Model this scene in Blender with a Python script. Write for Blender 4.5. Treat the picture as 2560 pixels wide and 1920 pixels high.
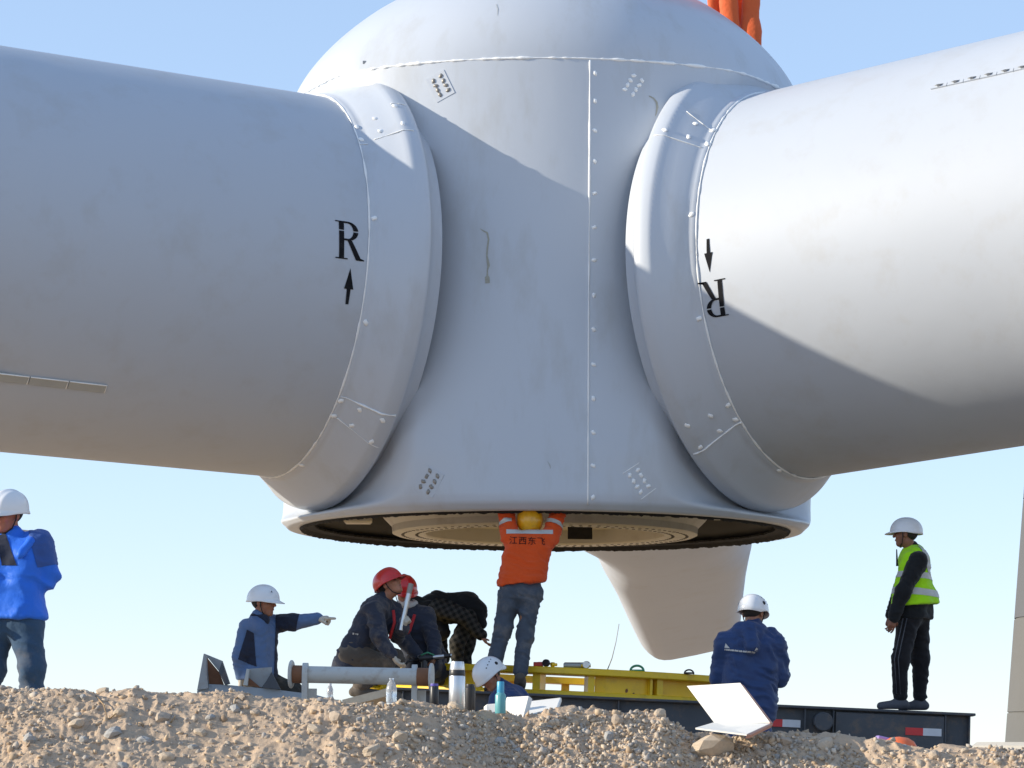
import bpy, bmesh, math, random
import numpy as np
from mathutils import Vector, Matrix
from mathutils.bvhtree import BVHTree

for o in list(bpy.data.objects): bpy.data.objects.remove(o)
scene = bpy.context.scene
COL = scene.collection
rng = np.random.default_rng(7)
random.seed(7)

# ------------------------------------------------------------------ camera
FPX, PITCH, ROLL = 6960.0, 0.1312, -0.0079      # focal length in photo pixels, tilt up, roll
ZE = 0.35                                       # eye height above the working pad
cam_d = bpy.data.cameras.new("camera"); cam = bpy.data.objects.new("camera", cam_d); COL.objects.link(cam)
cam_d.sensor_width = 36.0; cam_d.sensor_fit = 'HORIZONTAL'; cam_d.lens = 36.0 * FPX / 2560.0
cam_d.clip_start = 0.5; cam_d.clip_end = 6000
cam.matrix_world = Matrix.Translation((0, 0, ZE)) @ Matrix.Rotation(math.pi / 2 + PITCH, 4, 'X') @ Matrix.Rotation(-ROLL, 4, 'Z')
scene.camera = cam
scene.render.resolution_x, scene.render.resolution_y = 1024, 768

# ------------------------------------------------------------------ sky, sun, exposure
SUN_AZ, SUN_EL = math.radians(-96.5), math.radians(16.5)     # azimuth measured from +Y towards +X
sun_dir = Vector((math.sin(SUN_AZ) * math.cos(SUN_EL), math.cos(SUN_AZ) * math.cos(SUN_EL), math.sin(SUN_EL)))
world = bpy.data.worlds.new("World"); scene.world = world; world.use_nodes = True
wn = world.node_tree.nodes; wl = world.node_tree.links
sky = wn.new("ShaderNodeTexSky"); sky.sky_type = 'NISHITA'; sky.sun_disc = False
sky.sun_elevation = SUN_EL; sky.sun_rotation = SUN_AZ
sky.altitude = 1200; sky.air_density = 1.0; sky.dust_density = 0.1; sky.ozone_density = 4.0
wn["Background"].inputs["Strength"].default_value = 0.130
gam = wn.new("ShaderNodeGamma"); gam.inputs["Gamma"].default_value = 0.50          # thin even haze: compresses the sky's range
tnt = wn.new("ShaderNodeMix"); tnt.data_type = 'RGBA'; tnt.blend_type = 'MULTIPLY'; tnt.inputs[0].default_value = 1.0; tnt.inputs[7].default_value = (1.64, 1.66, 1.80, 1)
wl.new(sky.outputs[0], gam.inputs[0]); wl.new(gam.outputs[0], tnt.inputs[6]); wl.new(tnt.outputs[2], wn["Background"].inputs["Color"])
sd = bpy.data.lights.new("sun", 'SUN'); sd.energy = 2.75; sd.angle = math.radians(0.53); sd.color = (1.0, 0.90, 0.74)
sun = bpy.data.objects.new("sun", sd); COL.objects.link(sun); sun.location = (-30, -5, 20)
sun.rotation_euler = sun_dir.to_track_quat('Z', 'Y').to_euler()
vs = scene.view_settings; vs.view_transform = 'Standard'; vs.look = 'None'; vs.exposure = 1.12; vs.gamma = 1.0; vs.use_curve_mapping = False
scene.render.engine = 'CYCLES'

# ------------------------------------------------------------------ helpers
def ray(px, py):
    X, Y = px - 1280.0, py - 960.0
    c, s = math.cos(ROLL), math.sin(ROLL)
    X, Y = c * X + s * Y, -s * X + c * Y
    dx, dz = X / FPX, -Y / FPX
    c, s = math.cos(PITCH), math.sin(PITCH)
    return np.array([dx, c - dz * s, s + dz * c])
def at(px, py, Y):
    """world point at depth Y (a distance known from what the thing touches) along the pixel's direction"""
    d = ray(px, py); t = Y / d[1]
    return np.array([d[0] * t, Y, d[2] * t + ZE])
def V(*a): return np.array(a, float)
def nrm(v): v = np.asarray(v, float); return v / (np.linalg.norm(v) + 1e-12)

def tag(o, label=None, cat=None, group=None, kind=None):
    if label: o["label"] = label
    if cat: o["category"] = cat
    if group: o["group"] = group
    if kind: o["kind"] = kind
    return o
def empty(name, loc, label=None, cat=None, group=None):
    o = bpy.data.objects.new(name, None); COL.objects.link(o); o.location = tuple(loc); o.empty_display_size = 0.1
    bpy.context.view_layer.update()
    return tag(o, label, cat, group)
def link_mesh(name, me, mat=None, parent=None, smooth=False):
    o = bpy.data.objects.new(name, me); COL.objects.link(o)
    if mat is not None and not me.materials: me.materials.append(mat)
    if smooth: me.polygons.foreach_set("use_smooth", [True] * len(me.polygons))
    if parent is not None:
        o.parent = parent
        p = parent; off = Vector((0, 0, 0))
        while p is not None: off += p.location; p = p.parent
        o.location = -off                      # mesh data are in world coordinates
    return o
def mesh(name, verts, faces, mat=None, parent=None, smooth=False):
    me = bpy.data.meshes.new(name)
    me.from_pydata([tuple(map(float, v)) for v in verts], [], [tuple(map(int, f)) for f in faces]); me.update()
    return link_mesh(name, me, mat, parent, smooth)
def recenter(o):
    """move a single-mesh thing's origin to its base"""
    me = o.data; n = len(me.vertices); co = np.empty(n * 3); me.vertices.foreach_get("co", co); co = co.reshape(-1, 3)
    b = V(co[:, 0].mean(), co[:, 1].mean(), co[:, 2].min()); co -= b
    me.vertices.foreach_set("co", co.ravel()); me.update(); o.location = Vector(o.location) + Vector(b); return o

class MB:
    def __init__(s): s.v = []; s.f = []
    def add(s, vs, fs):
        k = len(s.v); s.v += [tuple(map(float, q)) for q in vs]; s.f += [tuple(int(i) + k for i in f) for f in fs]; return s
    def box(s, c, h, R=None, bev=0.0):
        c = np.asarray(c, float); h = np.asarray(h, float); R = np.eye(3) if R is None else np.asarray(R, float)
        b = min(bev, h.min() * 0.45)
        if b <= 0:
            P = [V(x, y, z) for x in (-1, 1) for y in (-1, 1) for z in (-1, 1)]
            s.add([c + R @ (p * h) for p in P], [(0, 1, 3, 2), (4, 6, 7, 5), (0, 4, 5, 1), (2, 3, 7, 6), (0, 2, 6, 4), (1, 5, 7, 3)]); return s
        pts = {}; vs_ = []
        for sx in (-1, 1):
            for sy in (-1, 1):
                for sz in (-1, 1):
                    for ax in range(3):
                        p = V(sx, sy, sz) * (h - b); p[ax] = (sx, sy, sz)[ax] * h[ax]
                        pts[(sx, sy, sz, ax)] = len(vs_); vs_.append(c + R @ p)
        fs = []
        for ax in range(3):
            a, b_ = [i for i in range(3) if i != ax]
            for sg in (-1, 1):
                q = []
                for u, w in ((-1, -1), (1, -1), (1, 1), (-1, 1)):
                    k = [0, 0, 0]; k[ax] = sg; k[a] = u; k[b_] = w; q.append(pts[tuple(k) + (ax,)])
                fs.append(q)
            for u in (-1, 1):
                for w in (-1, 1):
                    k0 = [0, 0, 0]; k0[a] = u; k0[b_] = w; k1 = list(k0); k0[ax] = -1; k1[ax] = 1
                    fs.append([pts[tuple(k0) + (a,)], pts[tuple(k1) + (a,)], pts[tuple(k1) + (b_,)], pts[tuple(k0) + (b_,)]])
        for sx in (-1, 1):
            for sy in (-1, 1):
                for sz in (-1, 1): fs.append([pts[(sx, sy, sz, i)] for i in range(3)])
        s.add(vs_, fs); return s
    def tube(s, P, r, n=12, cap=True, flat=1.0, up=None):
        P = [np.asarray(p, float) for p in P]; rs = r if hasattr(r, '__len__') else [r] * len(P)
        vs_ = []; prev = None
        for i, p in enumerate(P):
            t = nrm(P[min(i + 1, len(P) - 1)] - P[max(i - 1, 0)])
            u = prev if prev is not None else (V(0, 0, 1) if abs(t[2]) < 0.9 else V(1, 0, 0)) if up is None else np.asarray(up, float)
            u = nrm(u - t * (u @ t)); w = np.cross(t, u); prev = u
            for k in range(n):
                a = 2 * math.pi * k / n; vs_.append(p + rs[i] * (math.cos(a) * u + flat * math.sin(a) * w))
        fs = []
        for i in range(len(P) - 1):
            for k in range(n): fs.append((i * n + k, i * n + (k + 1) % n, (i + 1) * n + (k + 1) % n, (i + 1) * n + k))
        if cap: fs.append(list(range(n))[::-1]); fs.append([(len(P) - 1) * n + k for k in range(n)])
        s.add(vs_, fs); return s
    def lathe(s, prof, o, ax=(0, 0, 1), n=48, a0=0, a1=2 * math.pi, closed=True):
        o = np.asarray(o, float); ax = nrm(ax); u = V(1, 0, 0) if abs(ax[0]) < 0.9 else V(0, 1, 0)
        u = nrm(u - ax * (u @ ax)); w = np.cross(ax, u); m = len(prof); vs_ = []
        nn = n if closed else n + 1
        for k in range(nn):
            a = a0 + (a1 - a0) * k / n; d = math.cos(a) * u + math.sin(a) * w
            for (r, h) in prof: vs_.append(o + d * r + ax * h)
        fs = []
        for k in range(n):
            k2 = (k + 1) % nn
            for j in range(m - 1): fs.append((k * m + j, k2 * m + j, k2 * m + j + 1, k * m + j + 1))
        s.add(vs_, fs); return s
    def build(s, name, mat, parent=None, smooth=False, auto=None):
        o = mesh(name, s.v, s.f, mat, parent, smooth)
        if auto is not None:
            bm = bmesh.new(); bm.from_mesh(o.data); bmesh.ops.remove_doubles(bm, verts=bm.verts, dist=1e-5)
            bmesh.ops.recalc_face_normals(bm, faces=bm.faces)
            for e in bm.edges: e.smooth = not (len(e.link_faces) == 2 and e.calc_face_angle(0) > auto)
            for f in bm.faces: f.smooth = True
            bm.to_mesh(o.data); bm.free()
        return o

# value noise ------------------------------------------------------
_perm = np.random.default_rng(3).random(65536).astype(np.float32)
def vnoise(P):
    P = np.asarray(P, float); I = np.floor(P).astype(np.int64); F = P - I; F = F * F * (3 - 2 * F)
    def h(i, j, k): return _perm[(i * 73856093 ^ j * 19349663 ^ k * 83492791) & 65535]
    r = 0
    for dx in (0, 1):
        for dy in (0, 1):
            for dz in (0, 1):
                w = (F[:, 0] if dx else 1 - F[:, 0]) * (F[:, 1] if dy else 1 - F[:, 1]) * (F[:, 2] if dz else 1 - F[:, 2])
                r = r + w * h(I[:, 0] + dx, I[:, 1] + dy, I[:, 2] + dz)
    return r * 2 - 1
def fbm(P, oct=4, gain=0.5):
    r = 0; a = 1; P = np.asarray(P, float)
    for i in range(oct): r = r + a * vnoise(P * 2 ** i + 17.3 * i); a *= gain
    return r

# materials --------------------------------------------------------
def mat_new(name):
    m = bpy.data.materials.new(name); m.use_nodes = True; nt = m.node_tree
    return m, nt, nt.nodes["Principled BSDF"]
def setp(b, **k):
    for n, v in k.items():
        n = {'rough': 'Roughness', 'metal': 'Metallic', 'coat': 'Coat Weight', 'coat_rough': 'Coat Roughness', 'spec': 'Specular IOR Level', 'sheen': 'Sheen Weight', 'trans': 'Transmission Weight', 'ior': 'IOR', 'alpha': 'Alpha'}.get(n, n)
        b.inputs[n].default_value = v
def lin(h):
    h = h.lstrip('#'); c = [int(h[i:i + 2], 16) / 255 for i in (0, 2, 4)]
    return tuple(((x + 0.055) / 1.055) ** 2.4 if x > 0.04045 else x / 12.92 for x in c) + (1,)
def paint(name, col, rough=0.45, metal=0.0, coat=0.0, vary=0.12, scale=3.0, bump=0.0, bscale=60, dirt=None, dirt_amt=0.0, dscale=5.0, spec=0.5, sheen=0.0, stretch=(1, 1, 1)):
    """paint, cloth or metal with uneven tone, optional dirt patches and fine relief (object coordinates)"""
    m, nt, b = mat_new(name); N = nt.nodes; L = nt.links
    tc = N.new("ShaderNodeTexCoord"); mp = N.new("ShaderNodeMapping"); mp.inputs["Scale"].default_value = stretch
    L.new(tc.outputs["Object"], mp.inputs[0])
    n1 = N.new("ShaderNodeTexNoise"); n1.inputs["Scale"].default_value = scale; n1.inputs["Detail"].default_value = 6; L.new(mp.outputs[0], n1.inputs[0])
    c = col if len(col) == 4 else tuple(col) + (1,)
    r = N.new("ShaderNodeMix"); r.data_type = 'RGBA'
    r.inputs[6].default_value = tuple(x * (1 - vary) for x in c[:3]) + (1,); r.inputs[7].default_value = tuple(min(1, x * (1 + vary)) for x in c[:3]) + (1,)
    L.new(n1.outputs[0], r.inputs[0]); out = r.outputs[2]
    if dirt is not None:
        n2 = N.new("ShaderNodeTexNoise"); n2.inputs["Scale"].default_value = dscale; n2.inputs["Detail"].default_value = 8; n2.inputs["Roughness"].default_value = 0.65
        L.new(mp.outputs[0], n2.inputs[0])
        rp = N.new("ShaderNodeValToRGB"); rp.color_ramp.elements[0].position = 0.52; rp.color_ramp.elements[1].position = 0.72
        L.new(n2.outputs[0], rp.inputs[0]); mu = N.new("ShaderNodeMath"); mu.operation = 'MULTIPLY'; mu.inputs[1].default_value = dirt_amt; L.new(rp.outputs[0], mu.inputs[0])
        x = N.new("ShaderNodeMix"); x.data_type = 'RGBA'; L.new(mu.outputs[0], x.inputs[0]); L.new(out, x.inputs[6]); x.inputs[7].default_value = tuple(dirt)[:3] + (1,); out = x.outputs[2]
    L.new(out, b.inputs["Base Color"]); setp(b, rough=rough, metal=metal, coat=coat, spec=spec, sheen=sheen); b.inputs["Coat Roughness"].default_value = 0.12
    if bump > 0:
        n3 = N.new("ShaderNodeTexNoise"); n3.inputs["Scale"].default_value = bscale; n3.inputs["Detail"].default_value = 4; L.new(mp.outputs[0], n3.inputs[0])
        bp = N.new("ShaderNodeBump"); bp.inputs["Strength"].default_value = 0.6; bp.inputs["Distance"].default_value = bump; L.new(n3.outputs[0], bp.inputs["Height"]); L.new(bp.outputs[0], b.inputs["Normal"])
    return m

M = {}
M['gelcoat'] = paint("white_gelcoat", (.485, .52, .57), rough=.5, coat=.0, vary=.03, scale=.7, dirt=(.40, .39, .37), dirt_amt=.32, dscale=2.4, bump=.006, bscale=1.8)
M['hub_paint'] = paint("hub_fairing_paint", (.53, .565, .615), rough=.40, coat=.2, vary=.03, scale=.9, dirt=(.40, .39, .36), dirt_amt=.38, dscale=2.6, bump=.006, bscale=2.2, stretch=(1, 1, .35))
M['sealant'] = paint("white_sealant", (.92, .92, .90), rough=.6, vary=.06, scale=30, bump=.004, bscale=45)
M['bolt'] = paint("galvanised_bolt", (.30, .28, .25), rough=.45, metal=.3, vary=.2, scale=40)
M['ink'] = paint("black_marking", (.012, .012, .014), rough=.85, vary=.2, scale=8, dirt=(.05, .05, .05), dirt_amt=.35, dscale=14, spec=.15)
M['rubber'] = paint("black_rubber", (.016, .015, .014), rough=.85, vary=.3, scale=30, bump=.006, bscale=50)
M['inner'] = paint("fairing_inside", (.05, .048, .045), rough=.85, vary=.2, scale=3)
M['casting'] = paint("hub_casting_paint", (.60, .55, .45), rough=.5, vary=.06, scale=4, dirt=(.35, .27, .17), dirt_amt=.5, dscale=3)
M['hole'] = paint("bolt_hole_dark", (.03, .026, .02), rough=.9)
M['tape'] = paint("old_tape_residue", (.38, .37, .31), rough=.8, vary=.3, scale=40)
M['scuff'] = paint("scuff_mark", (.42, .44, .44), rough=.7, vary=.2, scale=20)
M['sling'] = paint("orange_sling_webbing", (.72, .115, .02), rough=.75, vary=.12, scale=5, bump=.01, bscale=26, sheen=.2)
M['grey_plastic'] = paint("grey_plastic", (.30, .31, .32), rough=.55)
# ------------------------------------------------------------------ ground: lower plain, dirt bank, working pad, out to the horizon
YC = 13.5
_cx = [-3000, 0, 100, 200, 300, 350, 400, 500, 560, 640, 760, 830, 900, 1000, 1100, 1150, 1250, 1310, 1360, 1402, 1439, 1476, 1551, 1620, 1662, 1691, 1743, 1884, 2000, 2100, 2239, 2339, 2450, 2560, 6000]
_cy = [1738, 1738, 1737, 1735, 1737, 1726, 1735, 1740, 1744, 1750, 1752, 1752, 1755, 1757, 1762, 1768, 1785, 1793, 1786, 1778, 1768, 1776, 1779, 1777, 1775, 1789, 1813, 1822, 1822, 1822, 1839, 1848, 1849, 1845, 1845]
_wx = np.array([at(a, b, YC)[0] for a, b in zip(_cx, _cy)]); _wz = np.array([at(a, b, YC)[2] for a, b in zip(_cx, _cy)])
def crest(x): return np.interp(x, _wx, _wz)
def ground_z(x, y, fine=True):
    x = np.asarray(x, float); y = np.asarray(y, float)
    c = crest(x) - .012; t = y - YC - .10 * np.sin(x * 1.7) - .05 * np.sin(x * 4.1 + 1)
    w = np.exp(-((x) / 40.0) ** 2)
    near = c - .66 * (np.sqrt(np.minimum(t, 0) ** 2 + .06 ** 2) - .06); near = np.maximum(near, -1.25 + .02 * np.sin(x) * np.sin(y))
    u = np.clip(t / 5.0, 0, 1); far = c * (1 - u * u * (3 - 2 * u))
    h = np.where(t < 0, near, far)
    if fine:
        P = np.stack([x, y, 0 * x], -1).reshape(-1, 3)
        m = (np.abs(P[:, 0]) < 5) & (P[:, 1] > 11.5) & (P[:, 1] < 19); d = np.zeros(len(P)); Q = P[m]
        Q = Q + np.stack([fbm(Q * 9, 2), fbm(Q * 9 + 40, 2), 0 * Q[:, 0]], -1) * .03
        n = .026 * fbm(Q * 3.1, 2) + .015 * fbm(Q * 9, 2)
        r = 1 - np.abs(vnoise(Q * 14 + 3)); n = n + .013 * (r ** 2 - .45) * np.clip(.6 + vnoise(Q * 1.7 + 8), .1, 1.3)
        r = 1 - np.abs(vnoise(Q * 33 + 9)); k = np.clip(vnoise(Q * 2.3 + 5) + .45, 0, 1); n = n + .009 * (.2 + k) * (r ** 2 - .45) + .005 * (.3 + k) * vnoise(Q * 70) + .0035 * (.4 + k) * vnoise(Q * 130)
        d[m] = n; h = h + d.reshape(h.shape)
    return h
def lines(lo, hi, step, ends):
    a = list(np.arange(lo, hi + 1e-6, step)); s = step; x = lo; L_ = []
    while x > -ends: s = min(s * 1.25, 160); x -= s; L_.append(x)
    s = step; x = hi; R_ = []
    while x < ends: s = min(s * 1.25, 160); x += s; R_.append(x)
    return np.array(L_[::-1] + a + R_)
gx = lines(-2.72, 2.72, .0066, 2500); gy = lines(12.62, 14.0, .0066, 2500)
GX, GY = np.meshgrid(gx, gy); GZ = ground_z(GX, GY)
nx, ny = len(gx), len(gy); idx = np.arange(nx * ny).reshape(ny, nx)
gf = np.stack([idx[:-1, :-1], idx[:-1, 1:], idx[1:, 1:], idx[1:, :-1]], -1).reshape(-1, 4)
gme = bpy.data.meshes.new("ground"); gme.vertices.add(nx * ny); gme.vertices.foreach_set("co", np.stack([GX, GY, GZ], -1).ravel())
gme.loops.add(gf.size); gme.loops.foreach_set("vertex_index", gf.ravel().astype(np.int32)); gme.polygons.add(len(gf)); gme.polygons.foreach_set("loop_start", np.arange(0, gf.size, 4, dtype=np.int32)); gme.update(calc_edges=True)
def dirt_mat(name, c0, c1, c2, sc=1.0):
    m, nt, b = mat_new(name); N = nt.nodes; L = nt.links; tc = N.new("ShaderNodeTexCoord")
    def noise(s, d=8, r=.6):
        n = N.new("ShaderNodeTexNoise"); n.inputs["Scale"].default_value = s; n.inputs["Detail"].default_value = d; n.inputs["Roughness"].default_value = r; L.new(tc.outputs["Object"], n.inputs[0]); return n.outputs[0]
    def mix(f, a, bb):
        x = N.new("ShaderNodeMix"); x.data_type = 'RGBA'; L.new(f, x.inputs[0])
        for i, q in ((6, a), (7, bb)):
            if isinstance(q, tuple): x.inputs[i].default_value = q + (1,)
            else: L.new(q, x.inputs[i])
        return x.outputs[2]
    def ramp(f, a, bb):
        r = N.new("ShaderNodeValToRGB"); r.color_ramp.elements[0].position = a; r.color_ramp.elements[1].position = bb; L.new(f, r.inputs[0]); return r.outputs[0]
    col = mix(ramp(noise(1.6 * sc, 5), .38, .66), c0, c1); col = mix(ramp(noise(22 * sc, 6), .5, .75), col, c2)
    col = mix(ramp(noise(160 * sc, 3), .62, .74), col, (.50, .47, .42))
    L.new(col, b.inputs["Base Color"]); setp(b, rough=.95, spec=.2)
    bp = N.new("ShaderNodeBump"); bp.inputs["Strength"].default_value = .6; bp.inputs["Distance"].default_value = .008; L.new(noise(110 * sc, 6, .7), bp.inputs["Height"]); L.new(bp.outputs[0], b.inputs["Normal"])
    return m
M['dirt'] = dirt_mat("desert_dirt", (.55, .40, .27), (.50, .385, .28), (.36, .275, .20))
M['stone'] = paint("stone", (.48, .39, .30), rough=.9, vary=.25, scale=9, bump=.006, bscale=40, dirt=(.33, .25, .18), dirt_amt=.6, dscale=7)
M['stone_grey'] = paint("grey_stone", (.40, .39, .37), rough=.9, vary=.25, scale=9, bump=.006, bscale=40, dirt=(.34, .27, .2), dirt_amt=.5, dscale=7)
M['stone_tan'] = paint("tan_stone", (.56, .45, .33), rough=.9, vary=.2, scale=9, bump=.006, bscale=40)
ground = link_mesh("ground", gme, M['dirt'], None, True); ground["kind"] = "structure"
def gz(x, y): return float(ground_z(np.array([x]), np.array([y]))[0])

# ------------------------------------------------------------------ rotor
HX, HY, HZB, HZ = .3421, 28.0, 2.2124 + ZE, 4.3215 + ZE      # hub axis, rim height, height of the blade axes
DEL, CONE = .0562, .054
AZL, AZR, AZB = math.pi + math.pi / 6 - DEL, -math.pi / 6 - DEL, math.pi / 2 - DEL
S0, R0 = 2.8069, 1.8655
rotor = empty("wind_turbine_rotor", (HX, HY, HZB), "huge white wind turbine rotor hub with three blades hanging over the workers", "rotor")
HC = V(HX, HY, HZ)
def axis(az): return V(math.cos(az) * math.cos(CONE), math.sin(az) * math.cos(CONE), math.sin(CONE))
def smax(a, b, k): h = np.clip(.5 + .5 * (a - b) / k, 0, 1); return b * (1 - h) + a * h + k * h * (1 - h)
ZSEAM = at(1400, 143, HY - 2.42)[2] - HZB
DOME_B = 1.42
def hub_r(th, z):
    """outer radius of the fairing at azimuth th, height z above the rim"""
    th = np.asarray(th, float); z = np.asarray(z, float)
    fr = np.interp(z, [0, .05, .12, .3, .6, 1.5, 3.0, ZSEAM, ZSEAM + 2], [2.60, 2.65, 2.66, 2.65, 2.635, 2.57, 2.475, 2.42, 2.42])
    R = np.interp(z, [0, .08, .5, 1.2, ZSEAM], [0, .05, .9, 1.15, 1.05])                      # how much flatter than a circle the three faces between the blades are
    cap = np.interp(z, [0, .025, .045, .07, .10, .15, .25, .5, 3.3, 3.8, ZSEAM, ZSEAM + .3], [2.9, 2.74, 2.60, 2.48, 2.40, 2.34, 2.30, 2.27, 2.27, 2.40, 2.60, 2.62])    # flats behind the blade collars
    d = (th - (-math.pi / 2 - DEL) + math.pi / 3) % (2 * math.pi / 3) - math.pi / 3; db = math.pi / 3 - np.abs(d)
    rf = -R * np.cos(d) + np.sqrt((fr + R) ** 2 - (R * np.sin(d)) ** 2); rb = cap / np.cos(db)
    hh = np.clip(.5 + .5 * (rb - rf) / .14, 0, 1); r = rb * (1 - hh) + rf * hh - .14 * hh * (1 - hh)
    h = np.clip((z - ZSEAM) / DOME_B, 0, 1); e = np.sqrt(np.maximum(1 - h * h, 0)); w = np.clip(1 - h / .6, 0, 1) ** 1.5
    return np.where(z > ZSEAM, e * (r * w + 2.42 * (1 - w)), r)
def hub_pt(th, z): r = hub_r(th, z); return np.stack([HX + r * np.cos(th), HY + r * np.sin(th), HZB + z + 0 * r], -1)
def shell(name, zs, mat, apex=None):
    n = 540; th = np.linspace(0, 2 * math.pi, n, endpoint=False)
    vs_ = np.concatenate([hub_pt(th, np.full(n, z)) for z in zs]); fs = []
    for i in range(len(zs) - 1):
        for k in range(n): fs.append((i * n + k, i * n + (k + 1) % n, (i + 1) * n + (k + 1) % n, (i + 1) * n + k))
    vs_ = list(vs_)
    if apex is not None:
        vs_.append(V(HX, HY, HZB + apex)); t = len(vs_) - 1; b = (len(zs) - 1) * n
        for k in range(n): fs.append((b + k, b + (k + 1) % n, t))
    return mesh(name, vs_, fs, mat, rotor, True)
zs = np.concatenate([[0, .012, .025, .045, .07, .09, .11, .14, .2, .25, .3], np.linspace(.4, ZSEAM - .004, 86)])
shell("body_fairing", zs, M['hub_paint'])
ph = np.linspace(0, math.pi / 2, 60)[:-1]
shell("nose_cone", ZSEAM + .004 + DOME_B * np.sin(ph), M['hub_paint'], ZSEAM + DOME_B + .004)
# horizontal joint bead between nose cone and body
def bead(pts, r, name="sealant_bead", parent=rotor, rag=.35):
    pts = np.asarray(pts); k = np.arange(len(pts)); rr = r * (1 + rag * fbm(np.stack([k * .37, k * 0 + r * 900, k * 0], -1), 2))
    return MB().tube(list(pts), list(np.maximum(rr, r * .3)), 6).build(name, M['sealant'], parent, True)
tt = np.linspace(-math.pi, math.pi, 700); bead(hub_pt(tt, np.full(700, ZSEAM)), .011, rag=.9)
# rim lip, brush seal, inside, cast hub with its bolt flange
rc = V(HX, HY, HZB)
MB().lathe([(2.60, 0), (2.585, -.015), (2.55, -.022), (2.47, -.018), (2.445, -.004), (2.44, .03)], rc, n=256).build("rim_lip", M['hub_paint'], rotor, True)
nfr = 900; vs_, fs = [], []
for k in range(nfr):
    a = 2 * math.pi * k / nfr; j = .006 * vnoise(np.array([[k * .45, 1, 2.]]))[0] + .004 * vnoise(np.array([[k * 1.7, 1, 9.]]))[0]
    for (r, z) in ((2.465, -.019), (2.448, -.040 + j), (2.43, -.038 + j), (2.40, .0), (2.31 + 2 * j, .012), (2.31 + 2 * j, .03), (2.43, .035)):
        vs_.append((HX + r * math.cos(a), HY + r * math.sin(a), HZB + z))
for k in range(nfr):
    q = (k + 1) % nfr
    for i in range(6): fs.append((k * 7 + i, q * 7 + i, q * 7 + i + 1, k * 7 + i + 1))
mesh("brush_seal", vs_, fs, M['rubber'], rotor, False)
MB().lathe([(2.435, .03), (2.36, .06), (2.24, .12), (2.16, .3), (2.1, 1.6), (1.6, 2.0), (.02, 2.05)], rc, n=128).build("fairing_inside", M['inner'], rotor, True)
MB().lathe([(1.20, .10), (1.20, -.045), (1.22, -.06), (1.50, -.06), (1.535, -.045), (1.54, .02), (1.62, .10), (1.80, .35), (2.02, .8), (2.1, 1.3)], rc, n=160).build("hub_casting", M['casting'], rotor, auto=.6)
MB().lathe([(1.21, .09), (1.05, .11), (.95, .16), (.02, .17)], rc, n=96).build("hub_inner_plate", M['casting'], rotor, True)
hb = MB()
for row, (r, off) in enumerate(((1.29, 0), (1.43, .5))):
    for k in range(96):
        a = 2 * math.pi * (k + off) / 96; hb.lathe([(.017, 0), (.0005, 0)], V(HX + r * math.cos(a), HY + r * math.sin(a), HZB - .0635), n=6)
        hb.lathe([(.017, 0), (.017, .004)], V(HX + r * math.cos(a), HY + r * math.sin(a), HZB - .0635), n=6)
hb.build("bolt_holes", M['hole'], rotor)["kind"] = "stuff"
p = at(1456, 1332, HY + .9); MB().box(p + V(0, 0, .03), (.128, .01, .085), bev=.004).box(p + V(-.02, -.012, .06), (.012, .004, .016)).build("black_rubber_flap", M['rubber'], rotor)
for px, py, w in ((900, 1315, .14), (1805, 1290, .10)):
    p = at(px, py, HY - .2); MB().box(p + V(0, 0, .05), (w, .12, .05), bev=.02).build("inside_bracket", M['casting'], rotor)

# collars around the blade roots
def bl_frame(az):
    a = axis(az); h = nrm(np.cross(a, V(0, 0, 1))); v = np.cross(h, a); return a, h, v      # outward, right when looking outward, up
def collar(az):
    a, h, v = bl_frame(az)
    prof = [(1.93, 2.10), (1.99, 2.2), (2.08, 2.285), (2.128, 2.305), (2.147, 2.32), (2.152, 2.345), (2.150, 2.40), (2.142, 2.45), (2.130, 2.478), (2.10, 2.505), (2.02, 2.605), (1.945, 2.70), (1.918, 2.728), (1.902, 2.745), (1.892, 2.77), (1.884, 2.80), (1.866, 2.812)]
    return MB().lathe(prof, HC, a, n=220).build("root_collar", M['hub_paint'], rotor, True)
BEND = {AZR: .036, AZL: -.020}          # the blades sag and lift a little where the hub hangs out of level
def on_blade(az, s, phi, rho):
    a, h, v = bl_frame(az); return HC + a * s + v * (BEND.get(az, 0) * max(s - S0, 0)) + rho * (math.cos(phi) * h + math.sin(phi) * v)
def hit_cyl(az, px, py, rho):
    """axial distance and angle where the pixel's ray meets a cylinder of radius rho round a blade axis"""
    a, h, v = bl_frame(az); d = ray(px, py); w = V(0, 0, ZE) - HC
    dp = d - a * (d @ a); wp = w - a * (w @ a); A = dp @ dp; B = 2 * dp @ wp; C = wp @ wp - rho * rho
    t = (-B - math.sqrt(max(B * B - 4 * A * C, 0))) / (2 * A); q = w + d * t; return q @ a, math.atan2(q @ v, q @ h)
cols = {}
TE = np.array([(2.6, R0, 12), (3.4, 1.92, 12), (4.2, 2.05, 12), (6, 2.40, 12), (8, 2.68, 12), (10, 2.98, 12), (12, 3.36, 12), (13.5, 3.64, 12), (14.5, 3.72, 12), (15.5, 3.68, 12), (18, 3.3, 12), (25, 2.4, 12), (45, 1.8, 12), (60, 1.0, 10), (70, .5, 8), (73, .06, 8)])
LE = np.array([(2.6, R0), (6.5, R0), (10, 1.75), (14, 1.6), (20, 1.4), (30, 1.1), (60, .4), (73, .05)])
TH = np.array([(2.6, R0), (5.8, R0), (6.3, 1.66), (7.0, 1.18), (8.2, .85), (10, .62), (14, .55), (20, .8), (30, .55), (60, .18), (73, .02)])  # left blade's underside is thinned out of view so sunlight reaches the workers
TB = np.array([(2.6, R0), (4, R0), (5, 1.42), (6, 1.36), (10, 1.24), (14, 1.08), (17, .84), (22, .25), (30, .08), (60, .03), (73, .01)])
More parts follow.
